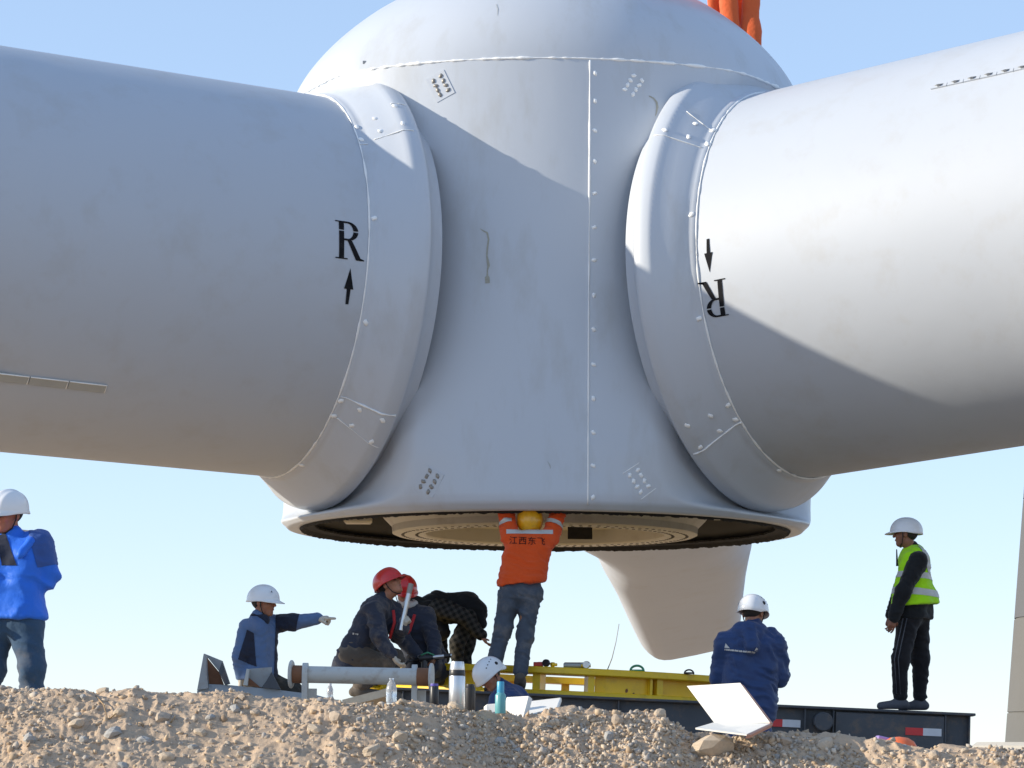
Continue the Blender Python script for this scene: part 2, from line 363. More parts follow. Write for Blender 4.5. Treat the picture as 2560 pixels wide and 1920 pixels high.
SW = np.array([(2.6, 0), (4, 0.42), (6, .86), (8, .90), (12, .88), (20, .88), (40, .4), (73, 0)])
def blade(az, turn, tip):
    a, h, v = bl_frame(az); S = np.concatenate([np.linspace(S0 - .06, 6, 14), np.linspace(6.5, 30, 48), np.linspace(31, tip, 30)])
    n = 96; fi = np.linspace(0, 2 * math.pi, n, endpoint=False); vs_ = []
    for s in S:
        te = np.interp(s, TE[:, 0], TE[:, 1]); tw = math.radians(np.interp(s, TE[:, 0], TE[:, 2]) + turn); le = np.interp(s, LE[:, 0], LE[:, 1]); th = np.interp(s, TH[:, 0], TH[:, 1])
        e = math.sin(tw) * h - math.cos(tw) * v; nn_ = math.cos(tw) * h + math.sin(tw) * v; b = np.clip((s - 5.0) / 7, 0, 1); b = b * b * (3 - 2 * b)
        tb = np.interp(s, TB[:, 0], TB[:, 1]); u = (1 + np.cos(fi)) / 2; w = np.clip((s - 4) / 4, 0, 1); pw = 1 - .62 * w * u
        if turn != 0 and s < 5.9: te = le = th = tb = R0; w = 0; pw = 1
        tt_ = np.interp(s, [2.6, 8, 10, 14, 20, 30, 60, 73], [R0, R0, 1.7, 1.25, .8, .55, .18, .02]); th = np.where(np.sin(fi) * math.sin(tw) > 0, tt_, th if az == AZL else tt_) if turn != 0 else th
        if turn != 0: te = R0 + (te - R0) * min(1, max(0, (s - 7.2) / 4))
        if turn != 0: tb = tb + (th - tb) * np.clip((13 - s) / 4, 0, 1)
        tq = th + (tb - th) * u ** 1.5 * w
        x = (te + le) / 2 * np.cos(fi) + (te - le) / 2; y = tq * np.sign(np.sin(fi)) * np.abs(np.sin(fi)) ** pw
        c = HC + a * s + v * (BEND.get(az, 0) * max(s - S0, 0)) + (h * np.interp(s, SW[:, 0], SW[:, 1]) if turn == 0 else 0)
        vs_ += list(c + x[:, None] * e + y[:, None] * nn_)
    m = len(S); fs = [(i * n + k, i * n + (k + 1) % n, (i + 1) * n + (k + 1) % n, (i + 1) * n + k) for i in range(m - 1) for k in range(n)]
    fs.append([(m - 1) * n + k for k in range(n)])
    return mesh("blade", vs_, fs, M['gelcoat'], rotor, True)
BL = {}
for az, turn, tip in ((AZL, 92, 70), (AZR, -88, 70), (AZB, 0, 73)):
    cols[az] = collar(az); BL[az] = blade(az, turn, tip)
    a, h, v = bl_frame(az); k = np.linspace(0, 2 * math.pi, 400)
    bead(np.array([HC + a * 2.813 + 1.872 * (math.cos(t) * h + math.sin(t) * v) for t in k]), .0085, "joint_bead", cols[az], .6)
prof_s = [2.32, 2.40, 2.478, 2.505, 2.605, 2.70, 2.745, 2.80]; prof_r = [2.149, 2.152, 2.132, 2.104, 2.02, 1.945, 1.902, 1.884]
def collar_pt(az, s, phi): return on_blade(az, s, phi, float(np.interp(s, prof_s, prof_r)))
def collar_hit(az, px, py):
    r = 2.0
    for _ in range(25):
        s, f = hit_cyl(az, px, py, r); r = .5 * r + .5 * float(np.interp(s, prof_s, prof_r))
    return s, f
def dab(p, n, r, parent, mat=None, name="bolt_cap", tall=.55):
    """bolt head under an uneven dab of sealant"""
    n = nrm(n); mb = MB(); m = 9; rs = [(1.0, -.3), (1.0, .05), (.78, .38), (.4, .58), (.02, .62)]
    u = nrm(np.cross(n, V(.3, .2, 1))); w = np.cross(n, u); ph0 = random.random() * 6; vs_ = []
    for (q, z) in rs:
        for k in range(m):
            t = 2 * math.pi * k / m; j = 1 + .22 * math.sin(2 * t + ph0) + .14 * math.sin(5 * t + 3 * ph0); vs_.append(p + r * q * j * (math.cos(t) * u + math.sin(t) * w) + n * z * r * tall)
    fs = [(i * m + k, i * m + (k + 1) % m, (i + 1) * m + (k + 1) % m, (i + 1) * m + k) for i in range(4) for k in range(m)]
    return mesh(name, vs_, fs, mat or M['sealant'], parent, True)
def radial(az, p): a, h, v = bl_frame(az); q = p - HC; return nrm(q - a * (q @ a) + .5 * a)
for az, L_ in ((AZL, [(976, 270), (928, 302), (997, 313), (942, 333), (878, 324), (891, 355), (929, 551), (912, 812), (853, 1009), (901, 1031), (836, 1047), (882, 1070), (958, 1056), (931, 1110), (745, 1169)]),
               (AZR, [(1727, 302), (1711, 335), (1773, 318), (1760, 352), (1652, 319), (1722, 529), (1745, 789), (1821, 1005), (1777, 1032), (1840, 1040), (1800, 1069), (1720, 1057), (1753, 1111), (1966, 1163)])):
    for px, py in L_:
        s, f = collar_hit(az, px, py); p = collar_pt(az, min(max(s, 2.33), 2.79), f); dab(p + radial(az, p) * .003, radial(az, p), .026, cols[az])
def cseam(az, p0, p1, r):
    s0, f0 = collar_hit(az, *p0); s1, f1 = collar_hit(az, *p1); f0 = (f0 + math.pi) % (2 * math.pi); f1 = (f1 + math.pi) % (2 * math.pi)
    bead([collar_pt(az, s0 + (s1 - s0) * t, f0 + (f1 - f0) * t - math.pi) + radial(az, collar_pt(az, s0 + (s1 - s0) * t, f0 + (f1 - f0) * t - math.pi)) * .003 for t in np.linspace(0, 1, 22)], r, "panel_joint", cols[az], .7)
cseam(AZL, (853, 998), (990, 1043), .009); cseam(AZL, (842, 1051), (950, 1124), .003); cseam(AZL, (925, 355), (1024, 331), .005); cseam(AZL, (965, 265), (1003, 268), .004); cseam(AZL, (889, 366), (910, 366), .004)
cseam(AZR, (1855, 1047), (1736, 1128), .007); cseam(AZR, (1706, 272), (1770, 318), .004); cseam(AZR, (1625, 334), (1745, 362), .005)

# things fixed to the body: vertical joint, bolt line, bolt groups, tape residue
def hub_hit(px, py):
    d = ray(px, py); o = V(0, 0, ZE); lo, hi = 22.0, 28.0; ts = np.linspace(22, 28, 3000); P = o + d * ts[:, None]
    r = np.hypot(P[:, 0] - HX, P[:, 1] - HY); th = np.arctan2(P[:, 1] - HY, P[:, 0] - HX); ins = r < hub_r(th, P[:, 2] - HZB); i = int(np.argmax(ins)); return P[i]
def hub_n(p):
    th = math.atan2(p[1] - HY, p[0] - HX); z = p[2] - HZB; e = .02
    A = hub_pt(np.array([th + e]), np.array([z]))[0] - hub_pt(np.array([th - e]), np.array([z]))[0]; B = hub_pt(np.array([th]), np.array([z + e]))[0] - hub_pt(np.array([th]), np.array([z - e]))[0]
    return nrm(np.cross(A, B))
vj = np.array([hub_hit(1462 + 12 * (y - 146) / 1110, y) for y in np.linspace(148, 1258, 70)]); bead(vj + np.array([hub_n(p) for p in vj]) * .003, .0075, "vertical_joint", rotor, .5)
for y in (180, 249, 323, 400, 480, 565, 647, 735, 820, 908, 993, 1078, 1161, 1240):
    p = hub_hit(1475 + 12 * (y - 146) / 1110, y); dab(p, hub_n(p), .023, rotor, tall=.85)
def cluster(pts, c4, mat, dark):
    for px, py in pts: p = hub_hit(px, py); dab(p + hub_n(p) * (.006 if c4 else 0), hub_n(p), .022, rotor, mat, tall=.9)
    if c4:
        q = [hub_hit(*c) for c in c4]; n = hub_n(q[0]); mb = MB(); 
        mb.add([x - n * .02 for x in q] + [x + n * .007 for x in q], [(4, 5, 6, 7), (0, 1, 5, 4), (1, 2, 6, 5), (2, 3, 7, 6), (3, 0, 4, 7)]); mb.build("bolt_plate", M['hub_paint'], rotor)
cluster([(1072, 206), (1078, 218), (1083, 229), (1089, 240), (1090, 193), (1097, 205), (1103, 216), (1109, 228)], [(1052, 203), (1097, 177), (1126, 234), (1082, 260)], M['bolt'], 1)
cluster([(1572, 184), (1564, 196), (1557, 208), (1550, 219), (1593, 196), (1586, 208), (1578, 219), (1571, 231)], None, M['sealant'], 0)
cluster([(1079, 1180), (1071, 1194), (1063, 1207), (1056, 1220), (1098, 1193), (1091, 1207), (1083, 1220), (1075, 1233)], [(1068, 1165), (1115, 1190), (1086, 1248), (1040, 1224)], M['bolt'], 1)
cluster([(1598, 1170), (1606, 1183), (1615, 1197), (1625, 1210), (1578, 1184), (1588, 1198), (1597, 1212), (1606, 1225)], None, M['sealant'], 0)
for q in ([(1560, 1180), (1602, 1151)], [(1606, 1244), (1644, 1215)]):
    bead(np.array([hub_hit(q[0][0] + (q[1][0] - q[0][0]) * t, q[0][1] + (q[1][1] - q[0][1]) * t) for t in np.linspace(0, 1, 8)]), .004, "plate_edge_bead")
def strip(name, pts, w, mat):
    P = [hub_hit(*q) for q in pts]; n = hub_n(P[len(P) // 2]); vs_ = []
    for i, p in enumerate(P):
        t = nrm(P[min(i + 1, len(P) - 1)] - P[max(i - 1, 0)]); sd_ = np.cross(n, t); ww = w[i]; vs_ += [p - sd_ * ww + n * .004, p + sd_ * ww + n * .004]
    mesh(name, vs_, [(2 * i, 2 * i + 1, 2 * i + 3, 2 * i + 2) for i in range(len(P) - 1)], mat, rotor)
strip("tape_residue", [(1194, 573), (1203, 579), (1212, 583), (1216, 600), (1213, 622), (1212, 640), (1215, 655), (1217, 665), (1214, 677), (1214, 690), (1214, 694), (1215, 709)], [.002, .006, .009, .008, .008, .007, .012, .013, .006, .008, .022, .022], M['tape'])
strip("tape_residue", [(1611, 235), (1622, 240), (1630, 250), (1632, 262), (1630, 275), (1628, 284)], [.006, .007, .010, .012, .006, .003], M['tape'])
strip("scuff_mark", [(1226, 12), (1230, 24), (1229, 40)], [.003, .006, .002], M['scuff'])
strip("scuff_mark", [(1372, 1152), (1378, 1162), (1380, 1170)], [.002, .006, .002], M['scuff'])
p = hub_hit(898, 162); MB().box(p, (.014, .012, .014)).build("lifting_eye_plug", M['grey_plastic'], rotor)
# edge bolts on the far right of the skirt
for px, py in ((2056, 1256), (2058, 1264), (2054, 1270), (2050, 1276), (2046, 1281)):
    pass

# letters and arrows on the blade roots
def serif_R():
    """polygons (convex pieces) of a serif capital R in a box 0..0.78 wide, 0..1 high, with a stencil break near the top"""
    P = [[(.10, .03), (.24, .03), (.24, .735), (.10, .735)], [(.10, .765), (.24, .765), (.24, .97), (.10, .97)], [(0, 0), (.34, 0), (.34, .03), (0, .03)], [(0, .97), (.24, .97), (.24, 1.0), (0, 1.0)]]
    def arc(t0, t1, n=12):
        for i in range(n):
            q = []
            for t in (t0 + (t1 - t0) * i / n, t0 + (t1 - t0) * (i + 1) / n): q.append((math.cos(t), math.sin(t)))
            (c0, s0_), (c1, s1_) = q
            P.append([(.34 + .16 * c0, .745 + .205 * s0_), (.34 + .30 * c0, .745 + .255 * s0_), (.34 + .30 * c1, .745 + .255 * s1_), (.34 + .16 * c1, .745 + .205 * s1_)])
    arc(-math.pi / 2, -.07); arc(.07, math.pi / 2)
    P.append([(.24, .49), (.34, .49), (.34, .54), (.24, .54)]); P.append([(.24, .95), (.34, .95), (.34, 1.0), (.24, 1.0)])
    P.append([(.33, .50), (.46, .50), (.70, .06), (.56, .03)]); P.append([(.56, .03), (.70, .06), (.80, .03), (.80, 0), (.58, 0)])
    return P
def arrow():
    return [[(.455, 0), (.545, 0), (.56, .5), (.44, .5)], [(.44, .53), (.56, .53), (.56, .60), (.44, .60)], [(.36, .42), (.44, .46), (.50, 1.0), (.40, .45)][:3], [(.36, .42), (.64, .42), (.50, 1.0)]]
def mark(az, name, polys, px, py, hgt, flip, slant=0.0):
    s0, f0 = hit_cyl(az, px, py, R0); out = []; fs = []; a, h, v = bl_frame(az)
    sg = 1.0 if (az == AZL) else -1.0          # which way along the circle is up on the side facing the camera
    cp = on_blade(az, s0, f0 + .01, R0)[2] - on_blade(az, s0, f0, R0)[2]; up = 1 if cp > 0 else -1
    rt = -1 if az == AZL else 1                # +axial runs to the left on the left blade
    for i_, P in enumerate(polys):
        Q = []
        for (x, y) in P:
            nsub = 1
            u, w = (x - .4) * hgt, (y - .5) * hgt
            if flip: u, w = -u, -w
            u += slant * w
            sa = s0 + rt * u; rr = R0 if sa > 2.815 else float(np.interp(sa, prof_s, prof_r)) + .012
            Q.append(on_blade(az, sa, f0 + up * w / R0, rr + .004 + .0003 * (i_ % 3)))
        k = len(out); out += Q; fs.append(tuple(range(k, k + len(Q))))
    return mesh(name, out, fs, M['ink'], BL[az])
def subdiv(polys, n=6):
    """cut tall pieces into slices so that they follow the curved surface"""
    R_ = []
    for P in polys:
        if len(P) == 4:
            a, b, c, d = [np.array(q) for q in P]
            for i in range(n): t0, t1 = i / n, (i + 1) / n; R_.append([tuple(a + (d - a) * t0), tuple(b + (c - b) * t0), tuple(b + (c - b) * t1), tuple(a + (d - a) * t1)])
        else: R_.append(P)
    return R_
mark(AZL, "letter_mark", subdiv(serif_R(), 4), 869, 607, .355, False, -.05); mark(AZL, "arrow_mark", subdiv(arrow(), 4), 860, 720, .33, False, -.03)
mark(AZR, "letter_mark", subdiv(serif_R(), 4), 1781, 741, .335, True, .06); mark(AZR, "arrow_mark", subdiv(arrow(), 4), 1774, 631, .31, True, 0)
# vortex generator strips
def vg_strip(az, p0, p1, n, white):
    s0, f0 = hit_cyl(az, *p0, R0); s1, f1 = hit_cyl(az, *p1, R0); a, h, v = bl_frame(az)
    for i in range(n):
        t0 = i / n; t1 = (i + .96) / n; w = .085 / R0 if white else .045 / R0; vs_ = []
        up = 1 if on_blade(az, s0, f0 + .01, R0)[2] > on_blade(az, s0, f0, R0)[2] else -1
        for r in (R0 - .01, R0 + .012):
            for (t, q) in ((t0, 0), (t1, 0), (t1, -1), (t0, -1)): vs_.append(on_blade(az, s0 + (s1 - s0) * t, f0 + (f1 - f0) * t + up * q * w, r))
        st = mesh("vortex_strip", vs_, [(4, 5, 6, 7), (0, 1, 5, 4), (1, 2, 6, 5), (2, 3, 7, 6), (3, 0, 4, 7)], M['gelcoat'] if not white else M['sealant'] if 0 else M['strip'], BL[az])
        if white:
            e_ = [on_blade(az, s0 + (s1 - s0) * t, f0 + (f1 - f0) * t, R0 + .013) for t in (t0, t1)]; g_ = on_blade(az, s0 + (s1 - s0) * t0, f0 + (f1 - f0) * t0 - up * w, R0 + .013)
            MB().tube([g_, e_[0], e_[1]], .006, 6).build("strip_edge", M['sealant'], st, True)
        for j, tq in enumerate(() if white else (.28, .68)):
            t = t0 + (t1 - t0) * tq; A = []; m = -1 if j else 1
            for (dt, q, r) in ((-.012, -.15, .013), (.012, -.15, .013), (.03 * m, -.85, .013), (.03 * m + .012, -.85, .013), (.03 * m, -.85, .04), (.03 * m + .012, -.85, .04)):
                A.append(on_blade(az, s0 + (s1 - s0) * t + dt * 1.2, f0 + (f1 - f0) * t + up * q * w, R0 + r))
            mesh("vortex_fin", A, [(0, 1, 5, 4), (0, 4, 2), (1, 3, 5), (2, 4, 5, 3)], M['grey_plastic'] if not white else M['gelcoat'], st)
M['strip'] = paint("translucent_strip", (.40, .40, .37), rough=.4, vary=.1, scale=8)
vg_strip(AZL, (268, 966), (-330, 895), 6, True); vg_strip(AZR, (2320, 222), (2920, 105), 14, False)

# lifting slings hooked to the hub behind the nose cone
for i, (px0, px1, r, yy) in enumerate(((1758, 1776, .075, .10), (1782, 1808, .095, -.06), (1816, 1834, .085, .12), (1846, 1868, .10, -.03))):
    top = at(px0 + 4, -900, 28.75 + yy); bot = at(px1, 165 - 14 * (3 - i), 28.75 + yy); n = 60; P = []; rr = []
    for k in range(n):
        t = k / (n - 1); q = top * (1 - t) + bot * t; q = q + V(.018 * math.sin(9 * t * 3 + i * 2), .02 * math.sin(7 * t * 3 + i), 0); P.append(q); rr.append(r * (1 + .10 * math.sin(40 * t + i * 3) + .08 * math.sin(95 * t + i)))
    o = MB().tube(P, rr, 14, flat=.55, up=(1, .2 * (-1) ** i, 0)).build("lifting_sling", M['sling'], None, True); recenter(o)
    tag(o, ["orange webbing sling, innermost strand over the nose cone", "orange webbing sling, wide second strand from the nose cone", "orange webbing sling, narrow strand beside the outermost one", "orange webbing sling, outermost strand farthest from the nose cone"][i], "sling", "lifting slings above the rotor hub")
# ------------------------------------------------------------------ stones and gravel on the bank
def rock_mesh(seed, sub=2, squash=(1, .8, .65), rough=.28):
    bm = bmesh.new(); bmesh.ops.create_icosphere(bm, subdivisions=sub, radius=1.0); P = np.array([v.co[:] for v in bm.verts])
    r = 1 + rough * fbm(P * 1.1 + seed * 7.7, 3); rg = np.random.default_rng(seed)
    for _ in range(6):
        n = nrm(rg.normal(size=3)); d = rg.uniform(.62, .95); t = (P * r[:, None]) @ n; r = np.where(t > d, r * d / np.maximum(t, 1e-6), r)
    P = P * r[:, None] * np.array(squash)
    for v, p in zip(bm.verts, P): v.co = p
    me = bpy.data.meshes.new("stone"); bm.to_mesh(me); bm.free(); return me
RM = []
for i in range(9):
    me = rock_mesh(i, 2, (1, rng.uniform(.7, .95), rng.uniform(.5, .8)))
    for mk in ('stone', 'stone_grey', 'stone_tan'):
        q = me.copy(); q.materials.append(M[mk]); RM.append(q)
def bank_pt(px, py):
    """where the pixel's ray meets the bank"""
    d = ray(px, py); t = np.linspace(11.5, 15.5, 1200); P = V(0, 0, ZE) + d * t[:, None]; g = ground_z(P[:, 0], P[:, 1]); i = int(np.argmax(P[:, 2] < g)); return P[i] if (P[:, 2] < g).any() else None
big = [  # photo position, half-width in photo pixels, label
    (1795, 1868, 62, "largest tan boulder low on the bank below the open white foam box", 2), (2080, 1855, 36, "pale cream pointed stone on the bank right of the foam box", 2), (1015, 1852, 32, "light angular stone low on the bank beneath the grey pipe", 2),
    (1064, 1838, 24, "rounded pale stone beside the light angular one under the pipe", 2), (940, 1884, 26, "smooth round stone near the foot of the bank below the squatting man", 2), (850, 1805, 24, "pinkish upright stone near the bank crest under the pipe", 0), (1394, 1812, 22, "tall rounded tan stone beneath the white box lids", 2),
    (1665, 1782, 24, "buff stone sitting on the crest left of the foam box", 2), (1440, 1776, 16, "small buff stone on the crest below the yellow ring", 0), (205, 1830, 26, "wedge of tan rock on the bank below the man in blue", 2), (10, 1800, 24, "pale stone on the bank at the feet of the man in blue", 0),
    (420, 1815, 38, "large brown clod of rock below the steel bracket", 0), (1535, 1840, 22, "grey split stone low on the bank below the yellow ring", 1), (88, 1872, 26, "flat grey slab of stone low on the bank below the man in blue", 1), (292, 1852, 28, "flat grey stone low on the bank below the dirt hump", 1), (370, 1872, 28, "rounded grey cobble at the foot of the bank below the bracket", 1)]
stone_pts = []
def put_stone(px, py, hw, label, mk, group, sink=.28):
    p = bank_pt(px, py)
    if p is None: return
    o = bpy.data.objects.new("stone", RM[3 * int(rng.integers(9)) + mk]); COL.objects.link(o)
    r = hw / FPX * p[1]; o.scale = (r, r * rng.uniform(.8, 1.1), r * rng.uniform(.85, 1.15)); o.location = (p[0], p[1] + r * .15, p[2] + r * .08); o.rotation_euler = (rng.uniform(-.5, .5), rng.uniform(-.5, .5), rng.uniform(0, 6.28))
    tag(o, label, "stone", group); stone_pts.append((px, py, hw))
for b in big: put_stone(b[0], b[1], b[2], b[3], b[4], "larger stones on the dirt bank")
n = 0
while n < 280:
    px = rng.uniform(-30, 2590); cy = float(np.interp(px, _cx, _cy)); py = cy + rng.uniform(1, 2) + (1935 - cy) * rng.random() ** .9; hw = 5 + 19 * rng.random() ** 2.6
    if any(abs(px - a) < hw + c and abs(py - b) < (hw + c) * .8 for a, b, c in stone_pts): continue
    mk = int(rng.choice([0, 0, 1, 2, 2])); sz = "small" if hw < 6.5 else "fist-sized" if hw > 10 else "middling"
    put_stone(px, py, hw, sz + " " + ["brown", "grey", "tan"][mk] + " loose stone half buried in the dirt bank", mk, "small loose stones on the dirt bank"); n += 1
# gravel: thousands of small chips, one mesh
ico = bmesh.new(); bmesh.ops.create_icosphere(ico, subdivisions=1, radius=1.0); IV = np.array([v.co[:] for v in ico.verts]); IF = np.array([[v.index for v in f.verts] for f in ico.faces]); ico.free()
NG = 22000; k = 0; gxs, gys = rng.uniform(-2.75, 2.75, NG * 3), 12.75 + 1.0 * rng.random(NG * 3)
den = vnoise(np.stack([gxs * 2.1, gys * 2.1, 0 * gxs + 4], -1)) * .5 + .5; keep = (rng.random(NG * 3) < (.10 + .9 * np.clip(den * 1.25 - .12, 0, 1) ** 2.2)) & ((gys < YC - .04 + .10 * np.sin(gxs * 1.7)) | (rng.random(NG * 3) < .12)); gxs, gys = gxs[keep][:NG], gys[keep][:NG]; NG = len(gxs)
gzs = ground_z(gxs, gys); gr = .0022 + .015 * rng.random(NG) ** 4.6
R_ = rng.normal(size=(NG, 3, 3)); R_ = np.linalg.qr(R_)[0]; sc_ = rng.uniform(.42, 1.35, (NG, 1, 3)); jit = 1 + .34 * rng.normal(size=(NG, len(IV), 1)).clip(-1.5, 1.5)
GVv = (IV[None] * jit * sc_) @ R_; GVv = GVv * gr[:, None, None] + np.stack([gxs, gys, gzs + gr * .25], -1)[:, None]
GF = (IF[None] + (np.arange(NG) * len(IV))[:, None, None]).reshape(-1, 3)
me = bpy.data.meshes.new("gravel"); me.vertices.add(NG * len(IV)); me.vertices.foreach_set("co", GVv.ravel()); me.loops.add(GF.size); me.loops.foreach_set("vertex_index", GF.ravel().astype(np.int32)); me.polygons.add(len(GF)); me.polygons.foreach_set("loop_start", np.arange(0, GF.size, 3, dtype=np.int32)); me.update(calc_edges=True)
def gravel_mat():
    m, nt, b = mat_new("gravel_chips"); N = nt.nodes; L = nt.links; g = N.new("ShaderNodeNewGeometry"); r = N.new("ShaderNodeValToRGB")
    L.new(g.outputs["Random Per Island"], r.inputs[0]); e = r.color_ramp.elements; e[0].color = (.30, .215, .14, 1); e[1].color = (.66, .54, .41, 1)
    for p_, c in ((.3, (.55, .41, .27, 1)), (.55, (.50, .43, .35, 1)), (.75, (.37, .33, .29, 1)), (.9, (.52, .40, .27, 1))): x = e.new(p_); x.color = c
    L.new(r.outputs[0], b.inputs["Base Color"]); setp(b, rough=.9); return m
M['gravel'] = gravel_mat(); gv = link_mesh("gravel", me, M['gravel']); tag(gv, "loose gravel chips scattered over the dirt bank", "gravel", kind="stuff")
# dry twigs
M['twig'] = paint("dry_twig", (.36, .24, .13), rough=.9, vary=.2, scale=30)
for i, (x0, y0, x1, y1) in enumerate(((252, 1758, 282, 1818), (286, 1815, 310, 1806), (440, 1822, 452, 1808), (600, 1760, 640, 1751))):
    a, b = bank_pt(x0, y0), bank_pt(x1, y1)
    if a is None or b is None: continue
    m_ = (a + b) / 2 + V(.01, -.01, .02); o = MB().tube([a + V(0, 0, .004), m_, b + V(0, -.005, .01)], [.004, .003, .002], 6).build("dry_twig", M['twig'], None, True); recenter(o)
    tag(o, ["crooked dry twig on the bank below the man in blue", "short dry twig lying beside the crooked one", "short pale twig by the brown clod of rock", "thin twig on the bank crest beside the grey beam"][i], "twig")

# ------------------------------------------------------------------ low trailer, yellow transport ring
M['trailer'] = paint("dark_trailer_steel", (.062, .07, .083), rough=.55, vary=.25, scale=4, dirt=(.19, .13, .08), dirt_amt=.6, dscale=8, bump=.002, bscale=30)
M['yellow'] = paint("yellow_steel_paint", (.90, .58, .015), rough=.4, coat=.15, vary=.08, scale=3, dirt=(.38, .22, .05), dirt_amt=.4, dscale=6)
M['red_tape'] = paint("red_reflective_tape", (.62, .03, .035), rough=.35, vary=.1, scale=20); M['white_tape'] = paint("white_reflective_tape", (.62, .64, .68), rough=.35, vary=.1, scale=20)
M['rust'] = paint("rusty_steel", (.22, .10, .05), rough=.85, vary=.35, scale=9, bump=.003, bscale=50)
M['steel_grey'] = paint("grey_painted_steel", (.33, .34, .34), rough=.5, vary=.12, scale=5, dirt=(.24, .15, .09), dirt_amt=.6, dscale=9)
M['steel_pale'] = paint("pale_painted_steel", (.50, .50, .47), rough=.5, vary=.08, scale=5, dirt=(.26, .17, .10), dirt_amt=.55, dscale=12)
TF = 24.9
dl, dr = at(985, 1722, TF), at(2452, 1765, TF)              # deck edge, left and right end
tslope = (dr[2] - dl[2]) / (dr[0] - dl[0]); ang = math.atan(tslope); RT = np.array([[math.cos(ang), 0, -math.sin(ang)], [0, 1, 0], [math.sin(ang), 0, math.cos(ang)]])
def deck_z(x): return dl[2] + (x - dl[0]) * tslope
mid = (dl + dr) / 2; Lh = np.linalg.norm(dr - dl) / 2
trailer = empty("flatbed_trailer", (mid[0], TF + 1.3, 0), "long dark grey low trailer with red and white reflective strips under the yellow ring", "trailer")
def tb(cx, cy, cz, hx, hy, hz, name, mat='trailer', bev=.006, par=None):
    """box in trailer space: cx along the bed from its middle, cy behind the front edge, cz below the deck"""
    c = V(mid[0], TF, mid[2]) + RT @ V(cx, cy, -cz); return MB().box(c, (hx, hy, hz), RT, bev).build(name, M[mat], par or trailer)
def tx(px): return (at(px, 1750, TF)[0] - mid[0]) / math.cos(ang)
tb(0, 1.35, .016, Lh - .01, 1.33, .012, "deck_plate")
for cy in (.09, 2.6):
    tb(0, cy, .012, Lh, .10, .012, "beam_flange"); tb(0, cy + .02, .19, Lh - .03, .03, .165, "beam_web"); tb(0, cy, .375, Lh - .02, .10, .012, "beam_flange")
for px in (1020, 1250, 1560, 1880, 2027, 2098, 2378, 2438): tb(tx(px), .062, .19, .007, .045, .164, "stiffener", bev=.002)
tb((tx(2100) + tx(2378)) / 2, .030, .19, (tx(2378) - tx(2100)) / 2 - .01, .012, .15, "side_panel")
for x0, x1, x2, py in ((1946, 1972, 2017, 1796), (2278, 2322, 2368, 1812)):
    z = deck_z(at(x0, py, TF)[0]) - at(x0, py, TF)[2]; yy = .016 if x0 > 2100 else .046
    tb((tx(x0) + tx(x1)) / 2, yy - .002 if x0 > 2100 else yy + .02, z, (tx(x1) - tx(x0)) / 2, .004, .033, "red_reflector", 'red_tape', 0); tb((tx(x1) + tx(x2)) / 2, yy - .002 if x0 > 2100 else yy + .02, z, (tx(x2) - tx(x1)) / 2, .004, .033, "white_reflector", 'white_tape', 0)
c = at(2070, 1792, TF); MB().lathe([(.0, -.08), (.075, -.08), (.085, -.07), (.085, .3), (0, .3)], c, (0, 1, 0), 32).build("support_cylinder", M['steel_grey'] if 0 else M['trailer'], trailer, auto=.6)
for cx in (-Lh + .5, -Lh / 3, Lh / 3, Lh - .4):
    for cy in (.12, 2.58):
        c = V(mid[0] + cx, TF + cy, 0); zt = deck_z(c[0]) - .385; g = gz(c[0], c[1]); MB().box(V(c[0], c[1], (zt + g) / 2), (.07, .07, (zt - g) / 2), bev=.006).box(V(c[0], c[1], g + .012), (.16, .16, .012), bev=.004).build("support_leg", M['trailer'], trailer)
# ramp end on the left
M['ramp'] = paint("pale_ramp_plate", (.42, .40, .34), rough=.7, vary=.2, scale=20, dirt=(.3, .22, .14), dirt_amt=.6, dscale=8)
a, b = at(868, 1756, TF + .1), at(992, 1722, TF + .1); d = nrm(b - a); nn = np.cross(V(0, 1, 0), d) * -1
MB().add([a, b, b + V(0, 2.2, 0), a + V(0, 2.2, 0), a - V(0, 0, .07), b - V(0, 0, .07), b + V(0, 2.2, -.07), a + V(0, 2.2, -.07)], [(0, 1, 2, 3), (7, 6, 5, 4), (0, 4, 5, 1), (1, 5, 6, 2), (2, 6, 7, 3), (3, 7, 4, 0)]).build("ramp_plate", M['ramp'], trailer)
# ring
RX = at(1432, 1700, 27.3)[0]; RY, RR = 27.32, 1.90
rz = deck_z(RX); ring = empty("yellow_ring_frame", (RX, RY, rz), "yellow steel ring frame lying on the trailer deck", "ring frame")
RH = .255
def ringp(p): return V(RX, RY, rz + .004) + RT @ p
def rlathe(prof, name, n=160, a0=0, a1=2 * math.pi, closed=True, par=None):
    return MB().lathe(prof, V(RX, RY, rz + .004), RT @ V(0, 0, 1), n, a0, a1, closed).build(name, M['yellow'], par or ring, auto=.5)
rlathe([(1.52, 0), (RR - .03, 0), (RR - .02, .008), (RR - .02, .038), (RR - .03, .045), (1.52, .045), (1.52, 0)], "lower_flange")
rlathe([(1.45, RH - .065), (RR, RH - .065), (RR + .012, RH - .055), (RR + .012, RH - .008), (RR, RH), (1.45, RH), (1.45, RH - .065)], "upper_flange")
def rang(px, r):
    """ring angle whose front point shows at photo column px"""
    X = at(px, 1700, RY - r * .97)[0] - RX; return -math.pi / 2 + math.asin(max(-1, min(1, X / r)))
